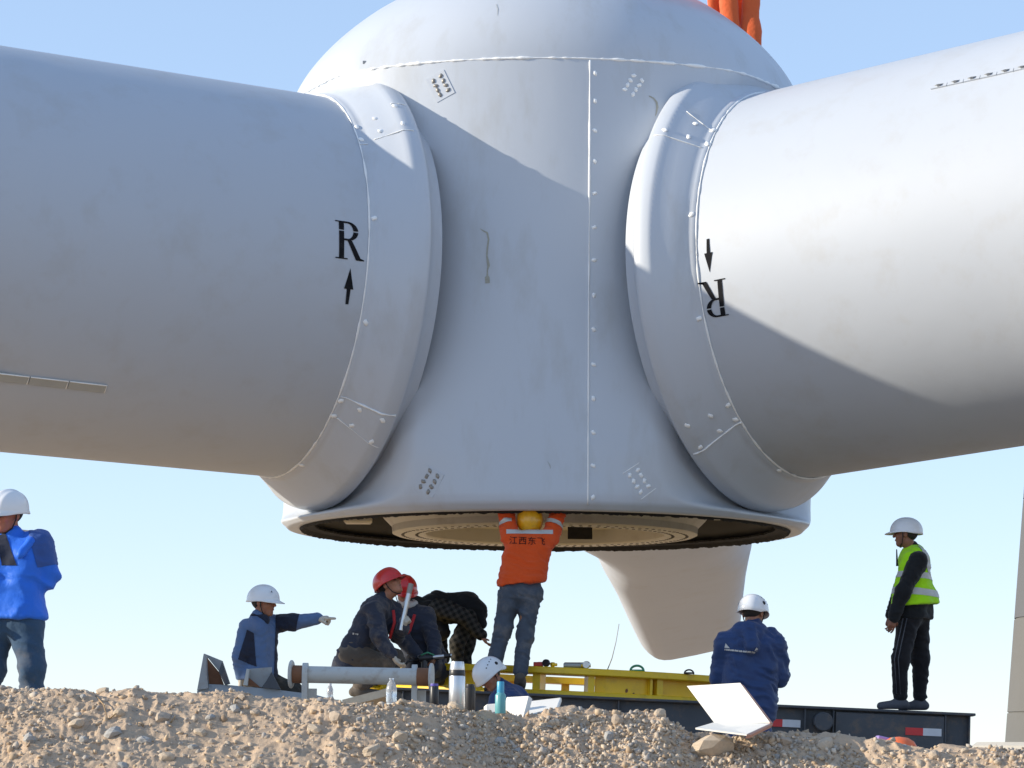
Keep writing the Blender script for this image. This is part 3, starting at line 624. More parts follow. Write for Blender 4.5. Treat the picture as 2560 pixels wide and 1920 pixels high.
def rpanel(p0, p1, r, name, thick=.02):
    a0, a1 = (rang(p0, r), rang(p1, r)) if p0 > 10 else (p0, p1)
    # lathe's zero angle is +X
    vs_ = []; n = max(3, int(abs(a1 - a0) / .05)); 
    for k in range(n + 1):
        a = a0 + (a1 - a0) * k / n
        for (q, z) in ((r, .045), (r, RH - .065), (r - thick, RH - .065), (r - thick, .045)): vs_.append(ringp(V(q * math.cos(a), q * math.sin(a), z)))
    fs = []
    for k in range(n):
        for i in range(4): fs.append((4 * k + i, 4 * k + (i + 1) % 4, 4 * k + 4 + (i + 1) % 4, 4 * k + 4 + i))
    fs += [(0, 1, 2, 3), (4 * n + 3, 4 * n + 2, 4 * n + 1, 4 * n)]
    return mesh(name, vs_, fs, M['yellow'], ring)
rpanel(990, 1215, 1.80, "web_panel"); rpanel(1498, 1630, 1.80, "web_panel"); rpanel(1664, 1960, 1.76, "web_panel")
def rpost(a, w=.03, r0=1.55, r1=1.86, name="web_post"):
    c, s = math.cos(a), math.sin(a); Rm = RT @ np.array([[c, -s, 0], [s, c, 0], [0, 0, 1]]); return MB().box(ringp(V((r0 + r1) / 2 * c, (r0 + r1) / 2 * s, RH / 2 - .01)), ((r1 - r0) / 2, w, RH / 2 - .0555), Rm).build(name, M['yellow'], ring)
for px, w in ((1352, .035), (1488, .03), (1638, .012), (1660, .03)): rpost(rang(px, 1.84), w)
for a in np.linspace(.15, math.pi - .15, 9): rpost(a, .04)
for a in (math.pi + .25, -.22): rpost(a, .04)
# gusset on the panel at the left and stains
q0, q1 = rang(1180, 1.81), rang(1214, 1.81)
mesh("gusset", [ringp(V(1.81 * math.cos(q0), 1.81 * math.sin(q0), RH - .07)), ringp(V(1.81 * math.cos(q1), 1.81 * math.sin(q1), RH - .07)), ringp(V(1.81 * math.cos(q1), 1.81 * math.sin(q1), .06)), ringp(V(1.87 * math.cos(q1), 1.87 * math.sin(q1), RH - .07))], [(0, 1, 2), (0, 2, 3), (1, 3, 2), (0, 3, 1)], M['yellow'], ring)
for px, py, w, h in ((1578, 1718, .014, .02), (1596, 1726, .012, .018)):
    a = rang(px, 1.803); z = at(px, py, RY - 1.8)[2] - rz; vs_ = [ringp(V(1.803 * math.cos(a + u * w / 1.8), 1.803 * math.sin(a + u * w / 1.8), z + v_ * h)) for u, v_ in ((-.6, -1), (.4, -.8), (1, .1), (.3, 1), (-.7, .7), (-1, -.2))]
    mesh("stencil_mark", vs_, [tuple(range(6))], M['rust'], ring)
# red paint marks on the deck edge by the ring
for px, py in ((1388, 1737), (1352, 1733)):
    pass

# loose things lying on the ring
RT_TOP = lambda px: ringp(V(0, 0, RH))[2] + (at(px, 1680, RY - 1.8)[0] - RX) * math.tan(ang)
M['dark_metal'] = paint("dark_metal", (.05, .05, .055), rough=.4, metal=.5, vary=.2, scale=20); M['silver'] = paint("brushed_silver", (.60, .60, .60), rough=.28, metal=.9, vary=.08, scale=14)
M['can_grey'] = paint("grey_can", (.38, .39, .36), rough=.45, metal=.3, vary=.15, scale=20); M['red_plastic'] = paint("red_plastic", (.55, .03, .025), rough=.4, vary=.1); M['green_plastic'] = paint("green_plastic", (.06, .30, .16), rough=.4, vary=.1)
def lying(px, r, ln, yaw, mat, name, label, cat, capm=None, group=None, yoff=-1.78):
    p = at(px, 1672, RY + yoff); p[2] = RT_TOP(px) + r + .002; d = V(math.cos(yaw), math.sin(yaw), 0); o = empty(name, (p[0], p[1], p[2] - r), label, cat, group)
    MB().lathe([(0, -ln / 2), (r * .9, -ln / 2), (r, -ln / 2 + r * .15), (r, ln / 2 - r * .5), (r * .6, ln / 2), (0, ln / 2)], p, d, 20).build("body", M[mat], o, auto=.7)
    MB().lathe([(r * .62, ln / 2 - .002), (r * .62, ln / 2 + r * .8), (0, ln / 2 + r * .8)], p, d, 16).build("cap", M[capm or mat], o, auto=.7); return o
lying(1377, .034, .05, 1.2, 'dark_metal', "socket_nut", "dark round socket standing on the yellow ring beside the orange worker", "socket")
lying(1394, .022, .04, .5, 'yellow', "small_canister", "small dark yellow canister next to the round socket on the ring", "canister")
lying(1442, .022, .16, .1, 'can_grey', "spray_can", "grey spray can lying on the ring, closer to the socket", "spray can", 'yellow')
lying(1452, .028, .22, -.1, 'silver', "spray_can", "long silver spray can lying on the ring", "spray can", 'can_grey', None, -1.66)
lying(1478, .034, .05, 1.3, 'silver', "socket_nut", "short silver cylinder at the end of the spray cans", "socket")
p = at(1357, 1672, RY - 1.75); p[2] = RT_TOP(1357) + .022; o = MB().box(p, (.045, .03, .02), bev=.004).box(p + V(.02, -.002, .002), (.026, .0305, .0195), bev=.004).build("small_carton", M['red_plastic']); recenter(o); tag(o, "small red carton on the ring behind the orange worker's foot", "carton")
for px, yo, rad, mt, nm, lb, ct in ((1604, -1.7, .05, 'green_plastic', "strap_hook", "green looped hook standing on the yellow ring", "hook"), (1734, -1.6, .035, 'dark_metal', "shackle", "small dark shackle on the ring below the hanging blade", "shackle"), (1222, -1.75, .03, 'red_plastic', "red_clip", "small red clip on the ring behind the crouching man's helmet", "clip")):
    p = at(px, 1672, RY + yo); p[2] = RT_TOP(px); P = [p + V(rad * 1.2 * math.cos(t), .01 * math.sin(3 * t), rad * .9 * math.sin(t) + .006) for t in np.linspace(-.15, math.pi + .15, 14)]
    o = MB().tube(P, rad * .22, 8).box(p + V(0, 0, .008), (rad * 1.3, .02, .008)).build(nm, M[mt], None, True); recenter(o); tag(o, lb, ct)
M['rope'] = paint("tag_line_rope", (.40, .38, .35), rough=.9)
a, b = at(1547, 1560, 26.0), at(1529, 1676, 26.0); b[2] = RT_TOP(1529) + .004; top = at(1557, 1556, 37.5)
o = MB().tube([b, b * .75 + top * .25 + V(.01, 0, -.03), b * .4 + top * .6 + V(.01, 0, -.03), top], .005, 6).build("tag_rope", M['rope'], None, True); recenter(o); tag(o, "thin grey tag rope running from the yellow ring up to the hanging blade", "rope")

# ------------------------------------------------------------------ grey beam with gusset brackets, and pipe on two plates (left)
BY = 21.5
def quad_prism(name, pts, y0, y1, mat, par):
    n = len(pts); vs_ = [at(px, py, y0) for px, py in pts]; vs_ += [q + V(0, y1 - y0, 0) for q in vs_[:n]]
    fs = [tuple(range(n)), tuple(range(2 * n - 1, n - 1, -1))] + [(i, i + n, (i + 1) % n + n, (i + 1) % n) for i in range(n)]
    return mesh(name, vs_, fs, mat, par)
M['beam_blue'] = paint("pale_blue_grey_beam", (.30, .35, .40), rough=.45, vary=.08, scale=3, dirt=(.3, .25, .2), dirt_amt=.3, dscale=6)
g = at(640, 1740, BY); beam = empty("bracket_beam", (g[0], BY + .2, gz(g[0], BY)), "pale grey steel beam with two rusty triangular brackets lying on the bank", "steel beam")
quad_prism("beam", [(505, 1738), (530, 1722), (590, 1724), (700, 1733), (800, 1744), (830, 1752), (830, 1790), (505, 1790)], BY, BY + .5, M['beam_blue'], beam)
quad_prism("base_block", [(505, 1792), (830, 1792), (830, 1905), (505, 1905)], BY + .05, BY + .45, M['steel_grey'], beam)
def bracket(A, B, C, D, E_, F_):
    quad_prism("bracket_plate", [A, B, C, D], BY - .04, BY - .02, M['steel_grey'], beam)
    e = quad_prism("bracket_web", [B, E_, F_, C], BY - .015, BY + .25, M['steel_grey'], beam); return e
quad_prism("bracket_plate", [(505, 1737), (520, 1646), (524, 1648), (532, 1733)], BY - .06, BY + .12, M['steel_grey'], beam)
quad_prism("bracket_face", [(522, 1646), (568, 1664), (566, 1684), (559, 1690)], BY + .12, BY + .14, M['steel_grey'], beam)
quad_prism("rusty_gusset", [(523, 1650), (559, 1692), (573, 1726), (531, 1732)], BY + .05, BY + .07, M['rust'], beam)
quad_prism("bracket_rib", [(566, 1666), (585, 1720), (574, 1724), (558, 1690)], BY - .05, BY + .04, M['trailer'], beam)
quad_prism("bracket_face", [(628, 1683), (691, 1677), (690, 1694), (666, 1728), (632, 1722)], BY + .03, BY + .05, M['steel_grey'], beam)
quad_prism("bracket_plate", [(620, 1723), (628, 1682), (634, 1684), (630, 1724)], BY - .06, BY + .10, M['steel_pale'], beam)
quad_prism("rusty_gusset", [(632, 1704), (636, 1706), (664, 1729), (630, 1724)], BY + .005, BY + .02, M['rust'], beam)
quad_prism("bracket_rib", [(690, 1690), (713, 1733), (668, 1729)], BY - .04, BY + .02, M['trailer'], beam)
PY = 20.6
p0, p1 = at(740, 1694, PY), at(1090, 1696, PY - .1); d = nrm(p1 - p0)
pipe = empty("pipe_stand", ((p0[0] + p1[0]) / 2, PY, gz(float((p0[0] + p1[0]) / 2), PY)), "pale grey steel pipe with end flanges carried on two upright plates", "pipe")
Lp = np.linalg.norm(p1 - p0); pr = .062
MB().lathe([(.0, .03), (pr, .03), (pr, Lp - .03), (0, Lp - .03)], p0, d, 40).build("pipe", M['steel_pale'], pipe, auto=.7)
for t in (0.0, Lp):
    MB().lathe([(0, -.012), (.095, -.012), (.103, -.006), (.103, .006), (.095, .012), (0, .012)], p0 + d * t, d, 40).build("end_flange", M['steel_pale'], pipe, auto=.6)
    MB().lathe([(pr + .004, .0), (pr + .004, .09)], p0 + d * (.013 if t == 0 else Lp - .103), d, 32).build("rusty_neck", M['rust'], pipe, True)
for px in (775, 1048):
    c = at(px, 1695, PY); X0 = c[0]; vs_ = []; prof = [(math.cos(t) * .088, math.sin(t) * .088) for t in np.linspace(0, math.pi, 14)]; prof += [(-.075, -.2), (-.085, -.9), (.085, -.9), (.075, -.2)]
    prof = [(y, max(z, gz(X0, PY) - .02 - c[2])) for y, z in prof]
    for dx in (-.02, .02): vs_ += [V(X0 + dx, PY + y, c[2] + z) for y, z in prof]
    n = len(prof); mesh("upright_plate", vs_, [tuple(range(n)), tuple(range(2 * n - 1, n - 1, -1))] + [(i, i + n, (i + 1) % n + n, (i + 1) % n) for i in range(n)], M['steel_pale'], pipe)
    MB().box(V(X0 + .05, PY + .02, (c[2] - .10 + gz(X0, PY)) / 2), (.035, .012, (c[2] - .10 - gz(X0, PY)) / 2), bev=.002).build("brace_plate", M['steel_pale'], pipe)

# ------------------------------------------------------------------ bottles and boxes standing on the crest
def glass(name, col, rough=.05, trans=1.0):
    m, nt, b = mat_new(name); setp(b, rough=rough, trans=trans, ior=1.33); b.inputs["Base Color"].default_value = col + (1,); return m
M['clear'] = paint("clear_plastic", (.80, .84, .88), rough=.15, vary=.05, scale=20); M['clear'].node_tree.nodes["Principled BSDF"].inputs["Transmission Weight"].default_value = .75
M['steel_bottle'] = paint("brushed_bottle_steel", (.62, .62, .63), rough=.3, metal=.85, vary=.06, scale=12, stretch=(1, 1, .1)); M['black_plastic'] = paint("black_plastic", (.02, .02, .022), rough=.4, vary=.2, scale=10)
M['teal'] = paint("teal_bottle_paint", (.12, .36, .38), rough=.35, vary=.06, scale=8); M['blue_cap'] = paint("light_blue_cap", (.06, .36, .55), rough=.4, vary=.06); M['foam'] = paint("white_foam", (.80, .77, .70), rough=.8, vary=.03, scale=12, bump=.001, bscale=120, dirt=(.55, .47, .38), dirt_amt=.25, dscale=5)
M['purple_cap'] = paint("violet_cap", (.13, .10, .42), rough=.4)
def bottle(px, ybot, ytop, Y, segs, name, label, half):
    """segs: (part name, material, [(radius fraction, height fraction)...]) on a vertical axis"""
    b = at(px, ybot, Y); t = at(px, ytop, Y); H = t[2] - b[2]; R = half / FPX * Y; o = empty(name, b, label, "bottle")
    for nm, mt, pf in segs: MB().lathe([(max(r, .001) * R, h * H) for r, h in pf], b, (0, 0, 1), 28).build(nm, M[mt], o, auto=.5)
    return o
bottle(1155, 1775, 1656, 13.55, [("body", 'steel_bottle', [(0, 0), (.95, 0), (1, .02), (1, .68), (.96, .70)]), ("band", 'black_plastic', [(.97, .70), (.99, .71), (.97, .80), (.93, .82)]), ("cup_lid", 'steel_bottle', [(.92, .82), (.93, .83), (.84, .975), (.80, 1.0), (0, 1.0)])], "thermos_flask", "silver steel thermos flask with dark band on the bank crest", 20)
bottle(1188, 1778, 1712, 13.9, [("body", 'black_plastic', [(0, 0), (.95, 0), (1, .03), (1, .86), (.85, .9)]), ("lid", 'black_plastic', [(.85, .9), (.86, .91), (.82, 1), (0, 1)])], "drink_flask", "small dark flask between the silver thermos and the teal bottle", 13)
bottle(1264, 1784, 1704, 13.4, [("body", 'teal', [(0, 0), (.95, 0), (1, .02), (1, .56), (.9, .6), (.68, .64), (.66, .66)]), ("lid", 'blue_cap', [(.66, .64), (.68, .65), (.67, .97), (.60, 1), (0, 1)])], "drink_flask", "teal bottle with bright blue lid on the bank crest", 13.5)
bottle(991, 1762, 1700, 14.2, [("body", 'clear', [(0, 0), (.9, 0), (1, .04), (.97, .3), (1, .34), (1, .55), (.75, .78), (.4, .9), (.38, .93)]), ("cap", 'clear', [(.42, .92), (.44, .93), (.44, 1), (0, 1)])], "water_bottle", "clear plastic water bottle on the crest in front of the pipe", 13.5)
bottle(1098, 1764, 1712, 14.6, [("body", 'black_plastic', [(0, 0), (.95, 0), (1, .03), (1, .84), (.9, .88)]), ("cap", 'purple_cap', [(.88, .88), (.9, .89), (.86, 1), (0, 1)])], "drink_flask", "narrow dark bottle with violet cap beside the pipe's upright", 11)
bottle(837, 1764, 1716, 15.0, [("body", 'clear', [(0, 0), (.9, 0), (1, .04), (1, .7), (.5, .9)]), ("cap", 'white_tape', [(.5, .9), (.5, 1), (0, 1)])], "water_bottle", "cloudy plastic bottle standing behind the pipe's left plate", 8)
def slab(pts, Y, th, name, mat='foam'):
    vs_ = [at(px, py, Y + dy) for px, py, dy in pts]; n = nrm(np.cross(vs_[1] - vs_[0], vs_[2] - vs_[0])); n = n if n[1] > 0 else -n
    vs_ += [q + n * th for q in vs_[:4]]; return vs_, [(0, 1, 2, 3), (7, 6, 5, 4)] + [(i, i + 4, (i + 1) % 4 + 4, (i + 1) % 4) for i in range(4)]
M['foam_edge'] = paint("salmon_foam_edge", (.55, .30, .22), rough=.8, vary=.1, scale=10)
b = at(1840, 1822, 13.7); fb = empty("foam_box", b, "open white foam box with reddish edges on the bank behind the largest boulder", "box")
v, f = slab([(1729, 1708, .30), (1862, 1698, .12), (1938, 1796, -.08), (1800, 1800, .10)], 13.5, .03, "lid"); mesh("lid", v, f, M['foam'], fb)
v, f = slab([(1800, 1797, .09), (1938, 1798, -.085), (1880, 1826, -.30), (1752, 1812, -.13)], 13.5, .008, "tray"); mesh("tray", v, f, M['foam'], fb)
v, f = slab([(1863, 1699, .118), (1872, 1705, .128), (1946, 1798, -.07), (1939, 1797, -.08)], 13.5, .02, "edge"); mesh("lid_edge", v, f, M['foam_edge'], fb)
v, f = slab([(1939, 1799, -.08), (1946, 1800, -.07), (1890, 1828, -.29), (1881, 1827, -.30)], 13.5, .02, "edge"); mesh("tray_edge", v, f, M['foam_edge'], fb)
def lid_thing(pts, Y, th, label):
    v, f = slab(pts, Y, th, ""); o = mesh("foam_board", v, f, M['foam']); bv = o.modifiers.new("bevel", 'BEVEL'); bv.width = .006; bv.segments = 2; recenter(o); tag(o, label, "foam panel")
lid_thing([(1278, 1742, .13), (1334, 1738, -.01), (1319, 1800, -.08), (1268, 1796, .06)], 13.7, .03, "white foam panel leaning upright behind the teal bottle")
lid_thing([(1333, 1752, .3), (1416, 1741, .3), (1404, 1775, .02), (1324, 1790, 0)], 13.8, .025, "white foam panel tilted flat on the crest, beside the upright panel")
v, f = slab([(1222, 1758, .06), (1262, 1754, .06), (1270, 1800, 0), (1222, 1790, 0)], 13.75, .05, ""); o = mesh("plastic_bag", v, f, M['foam']); o.modifiers.new("bevel", 'BEVEL').width = .015; recenter(o); tag(o, "crumpled white plastic bag between the dark flask and teal bottle", "bag")
# things at the foot of the trailer on the right
M['orange_plastic'] = paint("orange_plastic", (.80, .16, .05), rough=.45, vary=.08); M['lilac'] = paint("lilac_cloth", (.30, .22, .50), rough=.8, vary=.1)
p = at(2262, 1858, 16.0); o = MB().lathe([(.0, .072), (.05, .066), (.085, .045), (.105, .012), (.108, -.06), (.09, -.1)], p, n=32).build("orange_tub", M['orange_plastic'], None, True); recenter(o); tag(o, "orange plastic tub peeking over the bank below the hi-vis man", "tub")
p = at(2226, 1836, 16.1); o = MB().box(p, (.05, .06, .018), np.array([[.97, 0, .22], [0, 1, 0], [-.22, 0, .97]]), .006).box(p + V(0, 0, -.06), (.03, .04, .05), None, .006).build("folded_cloth", M['lilac']); recenter(o); tag(o, "folded lilac cloth beside the orange tub", "cloth")
# crumpled yellow wrapping by the ramp
v = []; 
o = None
for i, (px, py, r) in enumerate(((950, 1728, .075), (972, 1722, .06))):
    me = rock_mesh(40 + i, 3, (1.3, .8, .55), .5); o = bpy.data.objects.new("crumpled_wrap", me); COL.objects.link(o); me.materials.append(M['yellow']); c = at(px, py, 25.3); o.location = c; o.scale = (r, r, r)
    tag(o, ["crumpled yellow wrapping on the ramp below the squatting man", "smaller yellow wrapping tucked against the trailer bed"][i], "wrapping")

# ------------------------------------------------------------------ distant tower
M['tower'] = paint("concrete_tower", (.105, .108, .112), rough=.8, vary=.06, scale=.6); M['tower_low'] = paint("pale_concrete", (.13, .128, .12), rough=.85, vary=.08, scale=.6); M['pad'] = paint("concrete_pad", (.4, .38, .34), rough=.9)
TY = 120.0
e0, e1 = at(2531, 1838, TY), at(2549, 1524, TY); e2 = at(2562, 1190, TY)
r0 = 5.2; sl = (e1[0] - e0[0]) / (e1[2] - e0[2]); cx = e0[0] + r0; tower = empty("turbine_tower", (cx, TY, 0), "pale tapering concrete tower standing beyond the hi-vis man", "tower")
def tr(z): return max(1.6, r0 - sl * (z - e0[2]))
prev = None
zsj = [0, 2.2, e1[2], e1[2] + 5.2, e1[2] + 11, e1[2] + 18, e1[2] + 26, 60]
for i in range(len(zsj) - 1):
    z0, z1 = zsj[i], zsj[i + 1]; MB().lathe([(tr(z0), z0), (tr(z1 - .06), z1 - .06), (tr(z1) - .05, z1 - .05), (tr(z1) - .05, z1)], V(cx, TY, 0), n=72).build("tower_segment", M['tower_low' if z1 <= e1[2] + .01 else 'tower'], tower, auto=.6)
MB().lathe([(0, .9), (r0 + 1.2, .9), (r0 + 1.4, .75), (r0 + 1.4, 0)], V(cx, TY, 0), n=48).build("foundation", M['pad'], tower, auto=.5)
# ------------------------------------------------------------------ people: smooth signed-distance bodies and clothes, meshed with surface nets
def sd_cone(P, a, ra, b, rb):
    ab = b - a; L2 = ab @ ab + 1e-12; t = np.clip(((P - a) @ ab) / L2, 0, 1); return np.linalg.norm(P - a - t[..., None] * ab, axis=-1) - (ra + (rb - ra) * t)
def sd_ell(P, c, r, A):
    q = ((P - c) @ A.T) / r; k = np.linalg.norm(q, axis=-1); k2 = np.linalg.norm(q / r, axis=-1) + 1e-9; return k * (k - 1) / k2
class SDF:
    def __init__(s, k=.02): s.pr = []; s.k = k; s.sub = []; s.cut = []
    def cone(s, a, ra, b, rb, k=None): s.pr.append(('c', np.asarray(a, float), ra, np.asarray(b, float), rb, k or s.k)); return s
    def ell(s, c, r, A=np.eye(3), k=None): s.pr.append(('e', np.asarray(c, float), np.asarray(r, float), np.asarray(A, float), 0, k or s.k)); return s
    def carve(s, c, r, k=.008): s.sub.append((np.asarray(c, float), r, k)); return s
    def plane(s, p, n): s.cut.append((np.asarray(p, float), nrm(n))); return s          # keep the side the normal points away from
    def mesh(s, h):
        lo = np.min([np.minimum(p[1] - np.max(p[2]), (p[3] - p[4]) if p[0] == 'c' else p[1] - np.max(p[2])) for p in s.pr], 0) - 3 * h
        hi = np.max([np.maximum(p[1] + np.max(p[2]), (p[3] + p[4]) if p[0] == 'c' else p[1] + np.max(p[2])) for p in s.pr], 0) + 3 * h
        n = np.ceil((hi - lo) / h).astype(int) + 1; F = np.full(n, .3, np.float32); ax = [lo[i] + h * np.arange(n[i]) for i in range(3)]
        def box(a, b):
            i0 = np.clip(np.floor((a - lo) / h).astype(int), 0, n - 1); i1 = np.clip(np.ceil((b - lo) / h).astype(int) + 1, 1, n)
            G = np.stack(np.meshgrid(*[ax[i][i0[i]:i1[i]] for i in range(3)], indexing='ij'), -1); return tuple(slice(i0[i], i1[i]) for i in range(3)), G
        for p in s.pr:
            k = p[5]; m = k + 2.5 * h
            if p[0] == 'c': sl, G = box(np.minimum(p[1] - p[2], p[3] - p[4]) - m, np.maximum(p[1] + p[2], p[3] + p[4]) + m); d = sd_cone(G, p[1], p[2], p[3], p[4])
            else: R = np.max(p[2]); sl, G = box(p[1] - R - m, p[1] + R + m); d = sd_ell(G, p[1], p[2], p[3])
            f = F[sl]; hh = np.clip(.5 + .5 * (f - d) / k, 0, 1); F[sl] = f * (1 - hh) + d * hh - k * hh * (1 - hh)
        for c, r, k in s.sub:
            sl, G = box(c - r - k - h, c + r + k + h); d = r - np.linalg.norm(G - c, axis=-1); f = F[sl]; hh = np.clip(.5 + .5 * (d - f) / k, 0, 1); F[sl] = f * (1 - hh) + d * hh + k * hh * (1 - hh)
        for p, nn_ in s.cut:
            d = ((ax[0] - p[0]) * nn_[0])[:, None, None] + ((ax[1] - p[1]) * nn_[1])[None, :, None] + ((ax[2] - p[2]) * nn_[2])[None, None, :]; F = np.maximum(F, d.astype(np.float32))
        S = F < 0; c = np.zeros(np.array(S.shape) - 1, np.int8)
        for dx in (0, 1):
            for dy in (0, 1):
                for dz in (0, 1): c += S[dx:S.shape[0] - 1 + dx, dy:S.shape[1] - 1 + dy, dz:S.shape[2] - 1 + dz]
        act = (c > 0) & (c < 8); I = np.argwhere(act); ID = np.full(act.shape, -1, np.int32); ID[act] = np.arange(len(I)); acc = np.zeros((len(I), 3)); cnt = np.zeros(len(I))
        corners = [(a, b, d) for a in (0, 1) for b in (0, 1) for d in (0, 1)]
        vals = {q: F[I[:, 0] + q[0], I[:, 1] + q[1], I[:, 2] + q[2]] for q in corners}
        for q in corners:
            for a in range(3):
                if q[a] == 0:
                    r = list(q); r[a] = 1; r = tuple(r); v0, v1 = vals[q], vals[r]; m = (v0 < 0) != (v1 < 0); t = np.where(m, v0 / np.where(m, v0 - v1, 1), 0); pos = np.array(q, float)[None].repeat(len(I), 0); pos[:, a] = t; acc += pos * m[:, None]; cnt += m
        Vv = lo + h * (I + acc / cnt[:, None]); faces = []
        for a in range(3):
            s0 = [slice(None)] * 3; s1 = [slice(None)] * 3; s0[a] = slice(0, -1); s1[a] = slice(1, None); E = S[tuple(s0)] != S[tuple(s1)]; J = np.argwhere(E); b_, c_ = (a + 1) % 3, (a + 2) % 3
            J = J[(J[:, b_] > 0) & (J[:, c_] > 0) & (J[:, b_] < act.shape[b_]) & (J[:, c_] < act.shape[c_])]
            def cid(db, dc): K = J.copy(); K[:, b_] -= db; K[:, c_] -= dc; return ID[K[:, 0], K[:, 1], K[:, 2]]
            Q = np.stack([cid(1, 1), cid(0, 1), cid(0, 0), cid(1, 0)], 1); fl = ~S[J[:, 0], J[:, 1], J[:, 2]]; Q[fl] = Q[fl][:, ::-1]; faces.append(Q)
        Q = np.concatenate(faces); Q = Q[(Q >= 0).all(1)]; return Vv, Q
def np_mesh(name, Vv, Q, mat, parent, col=None):
    me = bpy.data.meshes.new(name); k = Q.shape[1]; me.vertices.add(len(Vv)); me.vertices.foreach_set("co", np.asarray(Vv, np.float32).ravel()); me.loops.add(Q.size); me.loops.foreach_set("vertex_index", Q.ravel().astype(np.int32)); me.polygons.add(len(Q)); me.polygons.foreach_set("loop_start", np.arange(0, Q.size, k, dtype=np.int32)); me.update(calc_edges=True)
    if col is not None:
        at_ = me.color_attributes.new("Col", 'FLOAT_COLOR', 'POINT'); at_.data.foreach_set("color", np.concatenate([col, np.ones((len(col), 1))], 1).astype(np.float32).ravel())
    return link_mesh(name, me, mat, parent, True)
def vnorm(Vv, Q):
    n = np.cross(Vv[Q[:, 2]] - Vv[Q[:, 0]], Vv[Q[:, 3]] - Vv[Q[:, 1]]); N_ = np.zeros_like(Vv)
    for i in range(4): np.add.at(N_, Q[:, i], n)
    return N_ / (np.linalg.norm(N_, axis=1)[:, None] + 1e-12)
def wrinkle(Vv, Q, amp, seed=0, dirv=(.3, .2, 1)):
    """cloth folds: ridged noise stretched across the pull direction"""
    N_ = vnorm(Vv, Q); d = nrm(dirv); P = Vv + seed * 3.7; w = np.stack([fbm(P * 6, 2), fbm(P * 6 + 31, 2), fbm(P * 6 + 57, 2)], -1) * .05; P = P + w
    u = P @ d; u2 = P - u[:, None] * d; Qp = u2 * 5.5 + np.outer(u * 15, d)
    r = 1 - 2 * np.abs(vnoise(Qp)); r2 = 1 - 2 * np.abs(vnoise(Qp * 2.1 + 11)); a = .5 + .5 * vnoise(P * 4 + 3)
    return Vv + N_ * (1.45 * amp * (a * r + .6 * r2 * (1 - a) + .4 * vnoise(P * 9)))[:, None]
def skin_mat():
    m, nt, b = mat_new("skin"); N = nt.nodes; L = nt.links; c = N.new("ShaderNodeVertexColor"); c.layer_name = "Col"; n = N.new("ShaderNodeTexNoise"); n.inputs["Scale"].default_value = 40; x = N.new("ShaderNodeMix"); x.data_type = 'RGBA'; x.blend_type = 'MULTIPLY'; x.inputs[0].default_value = .25
    tc = N.new("ShaderNodeTexCoord"); L.new(tc.outputs["Object"], n.inputs[0]); L.new(c.outputs[0], x.inputs[6]); L.new(n.outputs[1], x.inputs[7]); L.new(x.outputs[2], b.inputs["Base Color"]); setp(b, rough=.55); b.inputs["Subsurface Weight"].default_value = .06; b.inputs["Subsurface Radius"].default_value = (.02, .008, .004); return m
M['skin'] = skin_mat()
def cloth(name, col, vary=.15, dust=0.0, bump=.012, rough=.85, dcol=(.36, .28, .20), dscale=4.0): return paint(name, col, rough=rough, vary=vary, scale=5, bump=bump, bscale=17, dirt=dcol, dirt_amt=dust, dscale=dscale, sheen=.15, spec=.25)
M['blue_jkt'] = cloth("bright_blue_nylon", (.02, .15, .70), rough=.5); M['navy_panel'] = cloth("navy_nylon", (.03, .085, .30), rough=.55); M['jeans'] = cloth("blue_denim", (.035, .075, .135), vary=.3, dust=.25); M['grey_lining'] = cloth("grey_hood_lining", (.20, .21, .22))
M['slate'] = cloth("slate_blue_jacket", (.085, .15, .29), dust=.2, rough=.6); M['slate_dark'] = cloth("dark_navy_panel", (.018, .024, .045)); M['dark_olive'] = cloth("dark_trousers", (.03, .03, .026), dust=.3)
M['work_navy'] = cloth("dusty_navy_workwear", (.032, .038, .058), dust=.85, dcol=(.22, .18, .14), dscale=3.0); M['brown_tr'] = cloth("dusty_brown_trousers", (.105, .085, .068), dust=.6, dscale=5)
M['black_vest'] = cloth("black_padded_vest", (.012, .013, .015)); M['orange_wk'] = cloth("orange_workwear", (.74, .085, .012), vary=.1, dust=.08); M['grey_jeans'] = cloth("grey_denim", (.07, .085, .11), vary=.25, dust=.6, dcol=(.23, .20, .17), dscale=5)
M['navy_jkt'] = cloth("navy_rain_jacket", (.022, .05, .145), rough=.5); M['hivis'] = cloth("hi_vis_yellow", (.42, .86, .012), vary=.06); M['black_tr'] = cloth("black_trousers", (.012, .012, .015)); M['refl'] = paint("reflective_band", (.55, .55, .53), rough=.5, vary=.06, scale=10)
M['glove'] = cloth("cotton_glove", (.52, .46, .37), vary=.12, dust=.5); M['glove_grey'] = cloth("grey_coated_glove", (.16, .17, .19)); M['boot'] = paint("dusty_boot", (.10, .085, .07), rough=.85, vary=.35, scale=12, dirt=(.28, .22, .17), dirt_amt=.6, dscale=8); M['shoe_grey'] = paint("grey_shoe", (.075, .08, .095), rough=.7, vary=.2, scale=12)
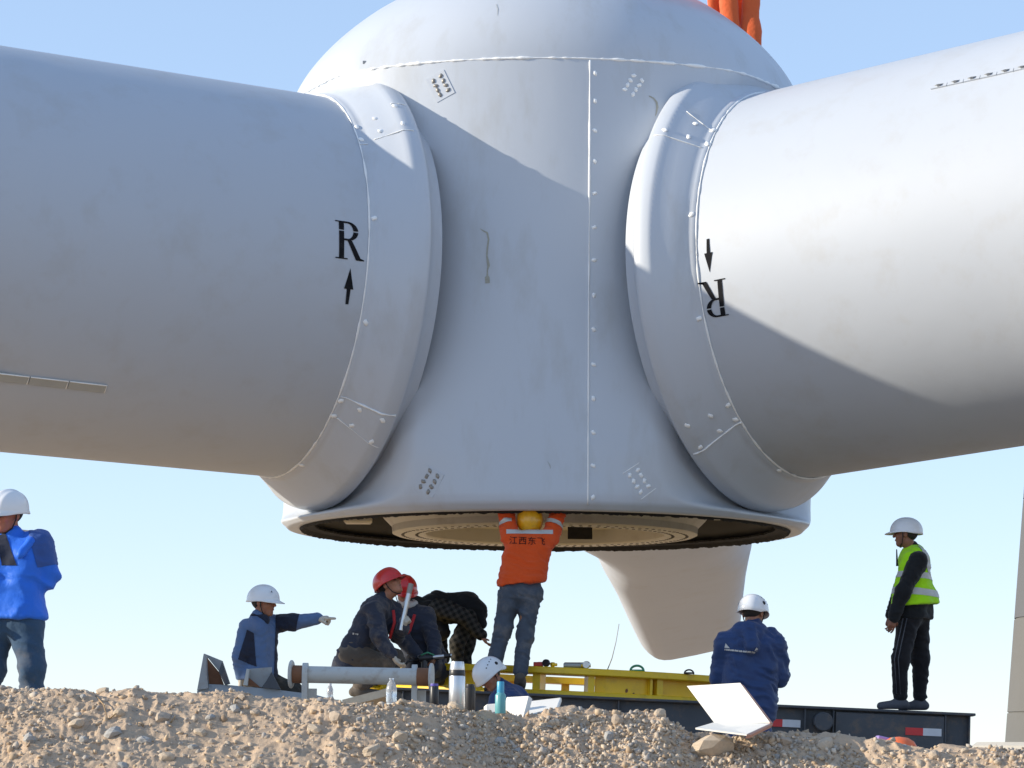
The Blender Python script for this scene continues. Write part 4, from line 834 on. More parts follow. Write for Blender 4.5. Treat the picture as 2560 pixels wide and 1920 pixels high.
M['hair'] = paint("black_hair", (.012, .010, .009), rough=.6, vary=.3, scale=60, bump=.003, bscale=120); M['hat_white'] = paint("white_helmet_plastic", (.78, .79, .80), rough=.3, vary=.02, coat=.3); M['hat_red'] = paint("red_helmet_plastic", (.62, .018, .015), rough=.28, vary=.05, coat=.4, dirt=(.3, .05, .03), dirt_amt=.3, dscale=14); M['hat_yellow'] = paint("yellow_helmet_plastic", (.80, .40, .01), rough=.3, vary=.06, coat=.3, dirt=(.5, .26, .05), dirt_amt=.5, dscale=10); M['strap'] = paint("black_strap", (.015, .015, .017), rough=.7); M['red_strap'] = paint("red_harness_webbing", (.50, .022, .025), rough=.75, vary=.15, scale=20); M['scarf'] = cloth("white_scarf", (.62, .60, .56)); M['lens'] = paint("dark_lens", (.012, .012, .014), rough=.1)
def plaid_mat():
    m, nt, b = mat_new("plaid_cloth"); N = nt.nodes; L = nt.links; tc = N.new("ShaderNodeTexCoord"); mp = N.new("ShaderNodeMapping"); mp.inputs["Rotation"].default_value = (0, .5, 0); L.new(tc.outputs["Object"], mp.inputs[0]); out = None; fs = []
    for dr in ('X', 'Z'):
        w = N.new("ShaderNodeTexWave"); w.bands_direction = dr; w.wave_profile = 'SIN'; w.inputs["Scale"].default_value = 6.0; w.inputs["Distortion"].default_value = .6; w.inputs["Detail Scale"].default_value = 2; L.new(mp.outputs[0], w.inputs[0]); r = N.new("ShaderNodeValToRGB"); r.color_ramp.elements[0].position = .42; r.color_ramp.elements[1].position = .58; L.new(w.outputs[1], r.inputs[0]); fs.append(r.outputs[0])
    a = N.new("ShaderNodeMath"); a.operation = 'ADD'; L.new(fs[0], a.inputs[0]); L.new(fs[1], a.inputs[1]); h = N.new("ShaderNodeMath"); h.operation = 'MULTIPLY'; h.inputs[1].default_value = .5; L.new(a.outputs[0], h.inputs[0]); r = N.new("ShaderNodeValToRGB"); r.color_ramp.elements[0].color = (.012, .013, .013, 1); r.color_ramp.elements[1].color = (.062, .058, .052, 1); L.new(h.outputs[0], r.inputs[0]); L.new(r.outputs[0], b.inputs["Base Color"]); setp(b, rough=.9, spec=.2); return m
M['plaid'] = plaid_mat()

def frame_of(f, u):
    f = nrm(f); u = np.asarray(u, float); r = nrm(np.cross(f, u)); u = np.cross(r, f); return np.stack([r, f, u])     # rows: right, forward, up
HEAD_E = .0065
def head_prims(S, c, A, s=1.0):
    W = lambda x, y, z: c + s * (V(x, y, z) @ A)
    S.ell(W(0, -.012, .028), V(.075, .094, .088) * s, A); S.ell(W(0, .028, -.038), V(.058, .062, .076) * s, A, .03); S.cone(W(-.012, .062, -.092), .022 * s, W(.012, .062, -.092), .022 * s, .025)
    S.cone(W(0, .088, .012), .009 * s, W(0, .108, -.022), .0135 * s, .010); S.ell(W(0, .082, .030), V(.05, .014, .010) * s, A, .012); S.ell(W(0, .086, -.056), V(.024, .013, .010) * s, A, .008)
    for q in (-1, 1):
        S.ell(W(q * .077, -.008, -.006), V(.010, .022, .032) * s, A, .008); S.ell(W(q * .036, .066, -.022), V(.024, .022, .022) * s, A, .02)
    for q in (-1, 1): S.carve(W(q * .031, .101, .008), .015 * s, .010)
def hand_prims(S, w, d, n, curl, side=1, s=1.0, grow=0.0, pt=None):
    """palm, four jointed fingers and a thumb; curl per finger in radians per joint"""
    d = nrm(d); n = nrm(np.asarray(n, float) - d * (np.asarray(n, float) @ d)); sd_ = np.cross(d, n) * side
    S.cone(w + d * .015 - sd_ * .012, .024 * s + grow, w + d * .015 + sd_ * .012, .024 * s + grow, .015)
    for q in (-.028, -.01, .01, .028): S.cone(w + d * .02 + sd_ * q * .7, .017 * s + grow, w + d * .082 * s + sd_ * q, .0135 * s + grow, .012)
    ln = [.066, .076, .080, .072]
    for i, q in enumerate((-.030, -.010, .010, .030)):          # little finger first, index last
        p = w + d * .088 * s + sd_ * q; a = 0
        for j, fr in enumerate((.45, .32, .25)):
            a += curl[i] * (1.0 if j else .9); dn = d * math.cos(a) + n * math.sin(a) + sd_ * q * 1.2 * max(0, 1 - curl[i]); e = p + nrm(dn) * ln[i] * fr * s; S.cone(p, (.0092 - .0008 * j) * s + grow, e, (.0086 - .0009 * j) * s + grow, .004); p = e
    p = w + d * .03 + sd_ * .026; e = p + nrm(d * .55 + sd_ * .75 + n * .35) * .042 * s; S.cone(p, .014 * s + grow, e, .0105 * s + grow, .008); e2 = e + nrm(d * .8 + sd_ * .15 + n * .6) * .03 * s; S.cone(e, .0105 * s + grow, e2, .009 * s + grow, .004)
def boot_prims(S, ank, toe_dir, s=1.0, up=(0, 0, 1), height=.15):
    t = nrm(toe_dir); u = np.asarray(up, float); S.cone(ank + u * height * .6, .055 * s, ank - u * .03, .046 * s); S.cone(ank - u * .05 - t * .045, .042 * s, ank - u * .055 + t * .03, .046 * s, .03); S.cone(ank - u * .05 + t * .02, .046 * s, ank - u * .065 + t * .17, .038 * s, .03); S.plane(ank - u * .092, -u)

def helmet(c, A, mat, parent, brim=.045, vents=False, s=1.0, ridge=True, name="helmet"):
    """hard hat shell in head axes (right, forward, up) with rim, visor and crown ridge; c is the head centre"""
    n, m = 56, 18; vs_ = []; fs = []; z0 = .022
    for i in range(m + 1):
        t = (i / m) * (math.pi / 2); 
        for k in range(n):
            a = 2 * math.pi * k / n; x, y = math.sin(a), math.cos(a); rr = math.sin(t) ** .92; hz = math.cos(t) ** .95
            bump_ = .006 * math.exp(-(x * rr / .16) ** 2) * (1 if ridge else 0) + (.003 * math.exp(-((abs(x) * rr - .42) / .10) ** 2) if ridge else 0)
            R = 1 + bump_ / .12; vs_.append((.118 * x * rr * R, (.142 if y > 0 else .146) * y * rr * R - .004, z0 + .128 * hz * R))
    for k in range(n):                                        # rim and brim rows
        a = 2 * math.pi * k / n; x, y = math.sin(a), math.cos(a); f = max(0, (y - .25) / .75) ** 1.2; b = .010 + (brim - .010) * f; vs_.append(((.118 + b * .75) * x, (.142 if y > 0 else .146) * y - .004 + b * y, z0 - .012 - .012 * f - (.010 if not vents else .034) * min(1, max(0, (-y - .05) / .5)) ** 1.3))
    rows = m + 2
    for i in range(rows - 1):
        for k in range(n): fs.append((i * n + k, i * n + (k + 1) % n, (i + 1) * n + (k + 1) % n, (i + 1) * n + k))
    P = np.array(vs_) * s; Wd = c + P @ A; hat = mesh(name, Wd, fs, mat, parent, True); so = hat.modifiers.new("thickness", 'SOLIDIFY'); so.thickness = .005; so.offset = -1
    if vents:
        for q in (-1, 1):
            for j in range(4):
                dv = nrm(V(q * (1 - .08 * j), .55 - .32 * j, .72 + .06 * j)); k_ = 1 / math.sqrt((dv[0] / .118) ** 2 + (dv[1] / .144) ** 2 + (dv[2] / .128) ** 2); p = c + s * ((dv * k_ + V(0, -.004, z0)) @ A); nn_ = dv @ A; MB().lathe([(0, .004), (.006, .004), (.006, -.004)], p, nn_, 8).build("vent_slot", M['strap'], hat)
            dv = nrm(V(q, -.45, .42)); k_ = 1 / math.sqrt((dv[0] / .118) ** 2 + (dv[1] / .146) ** 2 + (dv[2] / .128) ** 2); p = c + s * ((dv * k_ + V(0, -.004, z0)) @ A); nn_ = dv @ A; MB().lathe([(0, .006), (.014, .006), (.017, -.004)], p, nn_, 12).build("side_badge", M['strap'], hat)
    return hat
def chin_strap(c, A, parent, s=1.0):
    for q in (-1, 1):
        P = [c + s * (V(q * x, y, z) @ A) for x, y, z in ((.092, .012, .02), (.086, .012, -.03), (.066, .022, -.085), (.03, .045, -.118), (0, .05, -.122))]; MB().tube(P, .0045, 6, flat=.6).build("chin_strap", M['strap'], parent, True)

def person(label, Y, J, look, helm, jacket=None, trousers=None, boots=None, gloves=(None, None), hands=None, skin=(.42, .20, .12), g=1.0, tr=1.0, hem=None, group=None, feet=None, sleeve=None, headscale=1.0, jk_extra=None, jk_amp=.010, tr_amp=.009, collar=True, belly=1.0, rseed=0, cuff=.052, tail=.10):
    """J: joints as (photo x, photo y, depth offset from Y)"""
    j = {k: (at(v[0], v[1], Y + (v[2] if len(v) > 2 else 0)) if not isinstance(v, np.ndarray) else v) for k, v in J.items()}
    for q in 'lr':
        j.setdefault('h' + q, j['pv'] + (nrm(j['h_lat']) if 'h_lat' in j else nrm((j['sl'] - j['sr']) * V(1, 1, 0))) * (.095 if q == 'l' else -.095))
    base = V(j['pv'][0], j['pv'][1], min(j['al'][2], j['ar'][2]) - .09); root = empty("person", base, label, "person", group)
    A = frame_of(*look); hc = j['hd']; up_t = nrm(j['nk'] - j['pv'])
    # --- body
    B = SDF(.03); head_prims(B, hc, A, headscale); B.cone(hc + (V(0, -.02, -.07) @ A), .050, j['nk'], .060, .03)
    latv = nrm(j['sl'] - j['sr'])
    for q, sg in (('l', 1), ('r', -1)):
        B.cone(j['s' + q] * .55 + j['nk'] * .45 - up_t * .08, .10 * g, j['h' + q] * .6 + j['pv'] * .4, .10 * g, .05); B.cone(j['nk'] - up_t * .04, .06, j['s' + q], .055 * g, .04)
        B.cone(j['s' + q], .052 * g, j['e' + q], .040 * g); B.cone(j['e' + q], .040 * g, j['w' + q], .028 * g); B.cone(j['h' + q], .085 * g, j['k' + q], .055 * g); B.cone(j['k' + q], .052 * g, j['a' + q], .036 * g)
        ft = feet[q] if feet else (V(0, -1, 0), V(0, 0, 1)); B.cone(j['a' + q] - ft[1] * .05, .03, j['a' + q] - ft[1] * .06 + nrm(ft[0]) * .13, .025)
    for q, sg in (('l', 1), ('r', -1)):
        if hands and hands.get(q): hd = hands[q]; hand_prims(B, j['w' + q], hd[0], hd[1], hd[2], hd[3])
        else: B.cone(j['w' + q], .028, j['w' + q] + nrm(j['w' + q] - j['e' + q]) * .10, .026)
    Vv, Q = B.mesh(.0075); loc = (Vv - hc) @ A.T / headscale
    col = np.tile(np.array(skin), (len(Vv), 1)); col *= (1 + .12 * fbm(Vv * 30, 2))[:, None]
    inh = np.linalg.norm(loc, axis=1) < .15; fr = inh & (loc[:, 1] > .05)
    def mk(m, c, w=1.0): col[m] = col[m] * (1 - w) + np.array(c) * w
    for q in (-1, 1):
        mk(fr & (((loc[:, 0] - q * .031) / .017) ** 2 + ((loc[:, 2] - .007) / .009) ** 2 < 1), (.03, .02, .016), .85); mk(fr & (np.abs(loc[:, 2] - .028 + .004 * 1) < .006) & (np.abs(np.abs(loc[:, 0]) - .034) < .020), (.025, .017, .012), .8)
    mk(fr & ((loc[:, 0] / .024) ** 2 + ((loc[:, 2] + .056) / .008) ** 2 < 1), (.26, .075, .06), .6); mk(inh & (np.abs(loc[:, 0]) > .06) & (loc[:, 1] < .03), (.40, .16, .10), .3)
    np_mesh("body", Vv, Q, M['skin'], root, np.clip(col, 0, 1))
    # --- hair under the hat
    H = SDF(.01); H.ell(hc + headscale * (V(0, -.018, .022) @ A), V(.081, .097, .092) * headscale, A); H.plane(hc + (V(0, .03, .03) @ A), V(0, 1, -.15) @ A); Hn = V(0, .75, -.66) @ A; H.plane(hc + (V(0, -.045, -.045) @ A), Hn)
    Vv, Q = H.mesh(.009); np_mesh("hair", Vv, Q, M['hair'], root)
    # --- trousers
    if trousers:
        T = SDF(.04); T.cone(j['pv'] + up_t * .10, .115 * tr, j['pv'] - up_t * .04, .115 * tr, .06)
        for q in 'lr':
            T.cone(j['h' + q] * .8 + j['pv'] * .2 + up_t * .06, .115 * tr, j['h' + q], .112 * tr); T.cone(j['h' + q], .108 * tr, j['k' + q], .080 * tr); T.cone(j['k' + q], .078 * tr, j['a' + q] + nrm(j['k' + q] - j['a' + q]) * .04, .066 * tr)
            ft = feet[q] if feet else (V(0, -1, 0), V(0, 0, 1))
        Vv, Q = T.mesh(.011); Vv = wrinkle(Vv, Q, tr_amp, 1 + rseed); trs = np_mesh("trousers", Vv, Q, M[trousers], root); j['trs'] = trs
    if boots:
        for q in 'lr':
            S = SDF(.02); ft = feet[q] if feet else (V(0, -1, 0), V(0, 0, 1)); boot_prims(S, j['a' + q], ft[0], 1.0, ft[1]); Vv, Q = S.mesh(.009); np_mesh("boot", Vv, Q, M[boots], root)
    # --- jacket
    if jacket:
        K = SDF(.05)
        for q in 'lr':
            K.cone(j['s' + q] * .5 + j['nk'] * .5 - up_t * .09, .125 * g, j['h' + q] * .75 + j['pv'] * .25 + up_t * .02, .135 * g * belly, .07); K.cone(j['h' + q] * .75 + j['pv'] * .25 + up_t * .04, .13 * g * belly, j['h' + q] * .8 + j['pv'] * .2 - up_t * tail, .138 * g * belly, .06)
            K.cone(j['nk'] - up_t * .05, .075 * g, j['s' + q], .076 * g, .05)
        if sleeve is None or sleeve is True:
            for q in 'lr':
                K.cone(j['s' + q], .080 * g, j['e' + q], .066 * g, .03); K.cone(j['e' + q], .066 * g, j['w' + q], cuff, .02)
        if collar: K.cone(j['nk'] - up_t * .02, .078, j['nk'] + (hc - j['nk']) * .22, .066, .03)
        if jk_extra: jk_extra(K, j)
        if hem is not None: K.plane(at(hem[0], hem[1], Y), np.asarray(hem[2], float))
        Vv, Q = K.mesh(.0105); Vv = wrinkle(Vv, Q, jk_amp, 5 + rseed, (.35, .1, 1)); jk = np_mesh("jacket", Vv, Q, M[jacket], root); j['jk'] = (Vv, Q, jk)
    for q, mt in zip('lr', gloves):
        if mt and hands and hands.get(q):
            S = SDF(.01); hd = hands[q]; d = nrm(hd[0]); S.cone(j['w' + q] - d * .045, .036, j['w' + q] + d * .01, .032, .015); hand_prims(S, j['w' + q], hd[0], hd[1], hd[2], hd[3], 1.0, .004); Vv, Q = S.mesh(.0055); np_mesh("glove", Vv, Q, M[mt], root)
    hat = helmet(hc, A, M[helm[0]], root, *helm[1:]); chin_strap(hc, A, hat)
    j['root'] = root; j['A'] = A; j['hat'] = hat; return j
def sub_shell(src, planes, off, name, mat, parent, extra=None):
    """band or panel cut cleanly from a garment's surface and laid just over it"""
    Vv, Q = src[0], src[1]; bm = bmesh.new(); vs_ = [bm.verts.new(v) for v in Vv]
    keep = np.ones(len(Vv), bool)
    for p, n in planes: keep &= ((Vv - p) @ nrm(n)) < .03
    for q in Q:
        if keep[q].all():
            try: bm.faces.new([vs_[i] for i in q])
            except ValueError: pass
    for p, n in planes: bmesh.ops.bisect_plane(bm, geom=bm.verts[:] + bm.edges[:] + bm.faces[:], plane_co=Vector(p), plane_no=Vector(nrm(n)), clear_outer=True)
    bmesh.ops.delete(bm, geom=[v for v in bm.verts if not v.link_faces], context='VERTS'); bm.normal_update()
    seen = set(); isl = []
    for v in bm.verts:                                        # keep only the largest piece
        if v in seen: continue
        st = [v]; seen.add(v); cur = []
        while st:
            w_ = st.pop(); cur.append(w_)
            for e_ in w_.link_edges:
                o_ = e_.other_vert(w_)
                if o_ not in seen: seen.add(o_); st.append(o_)
        isl.append(cur)
    isl.sort(key=len)
    if len(isl) > 1: bmesh.ops.delete(bm, geom=[v for c_ in isl[:-1] for v in c_], context='VERTS')
    N_ = [v.normal.copy() for v in bm.verts]
    for v, n in zip(bm.verts, N_): v.co += n * off
    me = bpy.data.meshes.new(name); bm.to_mesh(me); bm.free(); return link_mesh(name, me, M[mat] if isinstance(mat, str) else mat, parent, True)
def drape_text(txt, src, origin, xdir, zdir, size, cast, name, mat, parent, off=.004, extra_polys=None):
    """text or marks laid on a garment: glyph outlines dropped onto the cloth surface"""
    T = BVHTree.FromPolygons([tuple(v) for v in src[0]], [tuple(q) for q in src[1]]); P, F = [], []
    if txt:
        cu = bpy.data.curves.new("txt", 'FONT'); cu.body = txt; cu.size = 1.0; cu.align_x = 'CENTER'; cu.space_character = 1.12; ob = bpy.data.objects.new("txt", cu); COL.objects.link(ob); dg = bpy.context.evaluated_depsgraph_get(); me = ob.evaluated_get(dg).to_mesh(); bm = bmesh.new(); bm.from_mesh(me); bmesh.ops.triangulate(bm, faces=bm.faces); bmesh.ops.subdivide_edges(bm, edges=[e for e in bm.edges if e.calc_length() > .12], cuts=2); bm.verts.index_update(); P = [v.co[:2] for v in bm.verts]; F = [[v.index for v in f.verts] for f in bm.faces]; bm.free(); bpy.data.objects.remove(ob); bpy.data.curves.remove(cu)
    for poly in extra_polys or []: k = len(P); P += poly; F.append(list(range(k, k + len(poly))))
    out = []; cast = nrm(cast)
    for x, y in P:
        o = origin + nrm(xdir) * x * size + nrm(zdir) * y * size - cast * .4; hit = T.ray_cast(Vector(o), Vector(cast), 1.2); q = np.array(hit[0]) if hit[0] is not None else o + cast * .4; out.append(q - cast * off)
    if out: mesh(name, out, F, M[mat], parent)
L0 = V(0, 0, 1)
STR = [.10, .08, .08, .10]; FIST = [1.25, 1.25, 1.25, 1.2]; REL = [.42, .38, .34, .28]; POINT = [1.2, 1.2, 1.15, .04]

# 1 man in blue at the left edge
Y = 17.5
j = person("person in bright blue jacket, jeans, sunglasses and white hard hat, one hand in pocket", Y, dict(hd=(24, 1304, 0), nk=(42, 1372, .04), sl=(102, 1380, .02), sr=(-42, 1386, .06), el=(128, 1458, .04), er=(-78, 1475, .10), wl=(84, 1508, -.01), wr=(-55, 1555, -.06), pv=(38, 1560, .03), hl=(74, 1580, 0), hr=(4, 1580, .05), kl=(90, 1690, -.06), kr=(-8, 1690, .04), al=(96, 1838, 0), ar=(-42, 1838, .08)),
    ((-.55, -.80, -.12), (.06, -.12, 1)), ('hat_white', .05), 'blue_jkt', 'jeans', 'boot', skin=(.48, .18, .11), g=1.02, hem=(40, 1566, (0, 0, -1)), belly=1.0, jk_amp=.012, tr=.98)
src = j['jk']; p = j['sl']
sub_shell(src, [(at(95, 1400, Y), (-1, 0, -.30)), (at(104, 1440, Y), (.25, 0, -1))], .004, "shoulder_panel", 'navy_panel', j['root'])
S = SDF(.03); nk = j['nk']
for a in np.linspace(0, 2 * math.pi, 13)[:-1]: S.cone(nk + V(.095 * math.cos(a) + .015, .075 * math.sin(a) + .055, .005 + .035 * math.sin(a)), .032, nk + V(.095 * math.cos(a + .55) + .015, .075 * math.sin(a + .55) + .055, .005 + .035 * math.sin(a + .55)), .032)
Vv, Q = S.mesh(.01); np_mesh("hood_collar", wrinkle(Vv, Q, .008, 3), Q, M['grey_lining'], j['root'])
S = SDF(.03)
for q, (x, y) in enumerate(((70, 1352), (92, 1372), (60, 1400), (30, 1425))): pass
S.cone(at(84, 1372, Y - .06), .026, at(56, 1408, Y - .13), .022); Vv, Q = S.mesh(.01); np_mesh("lapel", wrinkle(Vv, Q, .006, 4), Q, M['blue_jkt'], j['root'])
sub_shell(src, [(at(10, 1400, Y), (-1, 0, -.25)), (at(42, 1400, Y), (1, 0, .45)), (at(20, 1436, Y), (0, 0, -1)), (at(20, 1400, Y - .02), (0, 1, 0))], .004, "shirt_front", 'slate_dark', j['root'])
A, c = j['A'], j['hd']
for q in (-1, 1): MB().lathe([(0, .006), (.020, .004), (.023, 0)], c + V(q * .032, .098, .006) @ A, V(q * .25, 1, 0) @ A, 16).build("sunglasses_lens", M['lens'], j['root'], True)
MB().tube([c + V(-.08, 0, .012) @ A, c + V(-.056, .086, .012) @ A, c + V(0, .108, .014) @ A, c + V(.056, .086, .012) @ A, c + V(.08, 0, .012) @ A], .003, 6).build("sunglasses_frame", M['strap'], j['root'])

# 2 pointing man
Y = 24.0
j = person("person in slate blue jacket and white hard hat pointing with an outstretched arm", Y, dict(hd=(668, 1516, 0), nk=(654, 1562, 0), sr=(630, 1582, -.14), sl=(682, 1570, .16), er=(611, 1648, -.17), wr=(616, 1700, -.13), el=(742, 1564, .10), wl=(802, 1555, .05), pv=(656, 1702, 0), hr=(645, 1715, -.09), hl=(668, 1715, .09), kr=(655, 1830, -.10), kl=(742, 1738, .06), ar=(640, 1935, -.08), al=(748, 1860, .08)),
    ((.93, -.34, -.05), (-.12, 0, 1)), ('hat_white', .055), 'slate', 'dark_olive', 'boot', (None, None), {'l': (V(1, -.1, .09), V(.1, .2, -1), POINT, -1), 'r': (V(-.1, 0, -1), V(1, 0, 0), REL, -1)}, skin=(.36, .155, .09), g=.96, hem=(650, 1708, (.05, 0, -1)), feet={'l': (V(1, -.2, 0), L0), 'r': (V(1, -.2, 0), L0)}, jk_amp=.010, belly=1.02, cuff=.046)
for q, cv, mt in (('l', POINT, 'glove'), ('r', REL, 'glove')):
    pass
for q in 'lr':
    hd = {'l': (V(1, -.1, .09), V(.1, .2, -1), POINT, -1), 'r': (V(-.1, 0, -1), V(1, 0, 0), REL, -1)}[q]; S = SDF(.01); d = nrm(hd[0]); S.cone(j['w' + q] - d * .03, .034, j['w' + q] + d * .01, .031, .015); hand_prims(S, j['w' + q], *hd, 1.0, .004); Vv, Q = S.mesh(.0055); np_mesh("glove", Vv, Q, M['glove'], j['root'])
src = j['jk']
sub_shell(src, [(at(630, 1600, Y), (-1, 0, .28)), (at(650, 1600, Y), (1, 0, .10)), (at(640, 1590, Y), (.5, 0, 1)), (at(640, 1672, Y), (-.4, 0, -1)), (at(640, 1600, Y), (0, 1, 0))], .004, "side_panel", 'slate_dark', j['root'])
sub_shell(src, [(at(697, 1560, Y), (-1, 0, 0)), (at(753, 1560, Y), (1, 0, -.2))], .004, "sleeve_panel", 'slate_dark', j['root'])
S = SDF(.02).cone(at(650, 1556, Y), .060, at(668, 1560, Y - .03), .055); Vv, Q = S.mesh(.009); np_mesh("neck_warmer", Vv, Q, M['slate_dark'], j['root'])
pl = [[(math.cos(t) * .5, math.sin(t) * .5 + .7) for t in np.linspace(0, 6.28, 12)[:-1]], [(-.9, -.15), (.9, -.15), (.9, .02), (-.9, .02)]]
def hat_mark(j, pos, size, polys, mat='strap', name="helmet_logo"):
    c, A = j['hd'], j['A']; p = c + V(*pos) @ A; n = nrm(p - c - V(0, 0, .03) @ A); r = nrm(np.cross(n, V(0, 0, 1) @ A)) * -1; u = np.cross(r, n) * -1; u = u if u @ (V(0, 0, 1) @ A) > 0 else -u
    out, F = [], []
    for P in polys: k = len(out); out += [p + n * .004 + r * x * size + u * y * size for x, y in P]; F.append(tuple(range(k, k + len(P))))
    mesh(name, out, F, M[mat], j['hat'])
hat_mark(j, (.075, .105, .088), .013, pl)

# 3 squatting man with red hat, looking up, steel stud in his fist
Y = 25.2
j = person("person in dusty navy work jacket and red hard hat squatting and looking up", Y, dict(hd=(982, 1466, -.02), nk=(966, 1503, .02), sr=(945, 1528, -.16), sl=(990, 1530, .16), er=(958, 1598, -.30), wr=(990, 1640, -.36), el=(1002, 1592, .02), wl=(1015, 1574, -.14), pv=(892, 1638, .0), hr=(892, 1648, -.10), hl=(900, 1648, .10), kr=(972, 1668, -.12), kl=(995, 1650, .16), ar=(908, 1722, -.14), al=(925, 1722, .14)),
    ((.80, -.40, .48), (-.46, .1, 1)), ('hat_red', .042), 'work_navy', 'brown_tr', 'boot', ('glove', 'glove'), {'l': (V(.25, -.55, .75), V(.75, .5, .3), FIST, 1), 'r': (V(.5, -.1, -.75), V(.7, .1, .5), REL, -1)}, skin=(.50, .22, .13), hem=None, feet={'l': (V(1, -.1, 0), L0), 'r': (V(1, -.1, 0), L0)}, jk_amp=.014, tr=1.08, tr_amp=.013, belly=.94)
src = j['jk']
MB().tube([at(992, 1530, Y - .1), at(996, 1560, Y - .13), at(984, 1602, Y - .12)], .014, 8, flat=.4).build("harness_strap", M['red_strap'], j['root'], True)
pl = [[(-1, -.25), (-.5, -.3), (-.4, .2), (-.9, .3)], [(-.2, -.1), (.3, -.2), (.2, .25)], [(.5, -.4), (.9, 0), (.6, .2), (.4, -.1)]]
drape_text(None, src, at(902, 1593, Y), V(1, 0, -.1), V(0, 0, 1), .03, V(0, 1, 0), "white_print", 'refl', j['root'], .006, pl)
a, b = at(1011, 1580, Y - .185), at(1036, 1462, Y - .16); d = nrm(b - a); Lr = np.linalg.norm(b - a)
rod = empty("steel_stud", a, "polished steel stud bolt held upright in the squatting man's glove", "stud bolt"); MB().lathe([(0, 0), (.023, 0), (.023, Lr * .78), (0, Lr * .78)], a, d, 20).build("shank", M['silver'], rod, auto=.6)
MB().lathe([(.0235 + .0012 * (k % 2), Lr * .78 + Lr * .22 * k / 24) for k in range(24)] + [(0, Lr)], a, d, 20).build("threaded_end", M['bolt'], rod, auto=.9)

# 4 second red hat, working a torque tool
Y = 25.75
j4 = person("person in navy workwear with red hard hat and white scarf holding a torque tool", Y, dict(hd=(1019, 1482, 0), nk=(1030, 1522, .05), sr=(1000, 1545, .10), sl=(1072, 1542, .02), er=(1015, 1600, -.12), wr=(1052, 1640, -.22), el=(1094, 1602, -.10), wl=(1098, 1638, -.20), pv=(1075, 1640, .16), hr=(1060, 1650, .20), hl=(1090, 1650, .12), kr=(1040, 1668, -.10), kl=(1085, 1668, -.12), ar=(1078, 1690, .25), al=(1110, 1690, .22)),
    ((.25, -.85, -.35), (.05, -.25, 1)), ('hat_red', .045), 'work_navy', 'work_navy', 'boot', (None, 'glove_grey'), {'l': (V(-.25, -.3, -.9), V(-.8, .2, .1), [.8, .8, .75, .7], -1), 'r': (V(.7, -.3, -.4), V(0, .2, 1), FIST, -1)}, skin=(.42, .19, .12), g=1.0, feet={'l': (V(.2, .8, -.3), V(0, 0, 1)), 'r': (V(.2, .8, -.3), V(0, 0, 1))}, jk_amp=.012, rseed=3)
S = SDF(.02)
for a in np.linspace(0, 2 * math.pi, 11)[:-1]: S.cone(j4['nk'] + V(-.012 + .068 * math.cos(a), -.025 + .066 * math.sin(a), .035 + .015 * math.sin(a)), .020, j4['nk'] + V(-.012 + .068 * math.cos(a + .63), -.025 + .066 * math.sin(a + .63), .035 + .015 * math.sin(a + .63)), .020)
Vv, Q = S.mesh(.008); np_mesh("scarf", wrinkle(Vv, Q, .008, 9), Q, M['scarf'], j4['root'])
for P in ([(1008, 1532, -.14), (1012, 1565, -.17), (1014, 1604, -.16)], [(1046, 1540, -.12), (1034, 1580, -.17), (1010, 1608, -.16)]): MB().tube([at(x, y, Y + d_) for x, y, d_ in P], .014, 8, flat=.35).build("harness_strap", M['red_strap'], j4['root'], True)
t0, t1 = at(1058, 1650, 25.45), at(1136, 1641, 25.45); d = nrm(t1 - t0); tool = empty("torque_tool", t0 - V(0, 0, .03), "black and silver torque wrench gripped over the yellow ring", "torque wrench")
MB().lathe([(0, 0), (.030, .0), (.034, .02), (.034, .10), (.022, .12), (.020, .13)], t0, d, 20).build("drive_housing", M['black_plastic'], tool, auto=.6); MB().lathe([(.019, .12), (.019, .30), (0, .30)], t0, d, 16).build("handle_tube", M['silver'], tool, auto=.6); MB().lathe([(.0215, .23), (.0215, .29)], t0, d, 16).build("grip", M['black_plastic'], tool, True)
MB().tube([t0 + V(-.01, 0, 0), t0 + V(-.10, -.05, -.03), t0 + V(-.14, -.06, -.09)], .010, 8).build("hose", M['black_plastic'], tool, True); MB().lathe([(0, -.09), (.028, -.09), (.028, .03), (0, .03)], t0 + d * .05, (0, 0, 1), 14).build("socket", M['dark_metal'], tool, auto=.6)
MB().tube([t0 + V(.02, -.02, .03), t0 + V(.08, -.03, .055), t0 + V(.14, -.01, .03)], .008, 8).build("green_lever", M['green_plastic'], tool, True)

# 5 bending man in plaid shirt and black vest
Y = 26.5
def vest5(K, j): pass
j = person("person bent double in plaid shirt and black padded vest behind the kneeling worker", Y, dict(hd=(1058, 1560, .12), nk=(1078, 1538, .10), sr=(1100, 1524, -.14), sl=(1095, 1520, .26), er=(1165, 1540, -.24), wr=(1212, 1588, -.20), el=(1110, 1600, .22), wl=(1120, 1650, .10), pv=(1190, 1532, .10), hr=(1188, 1540, 0), hl=(1192, 1538, .20), kr=(1152, 1608, -.06), kl=(1180, 1605, .26), ar=(1156, 1692, .02), al=(1170, 1692, .28)),
    ((-.75, -.1, -.65), (-.6, 0, .75)), ('hat_white', .03), 'plaid', 'plaid', 'boot', (None, None), {'r': (V(.55, -.1, -.8), V(.5, 0, .5), REL, -1)}, skin=(.40, .19, .12), g=.95, feet={'l': (V(-.8, -.4, 0), L0), 'r': (V(-.8, -.4, 0), L0)}, jk_amp=.010, collar=False, rseed=5, tr=.80, belly=.70, tail=.0)
S = SDF(.06); up_t = nrm(j['nk'] - j['pv'])
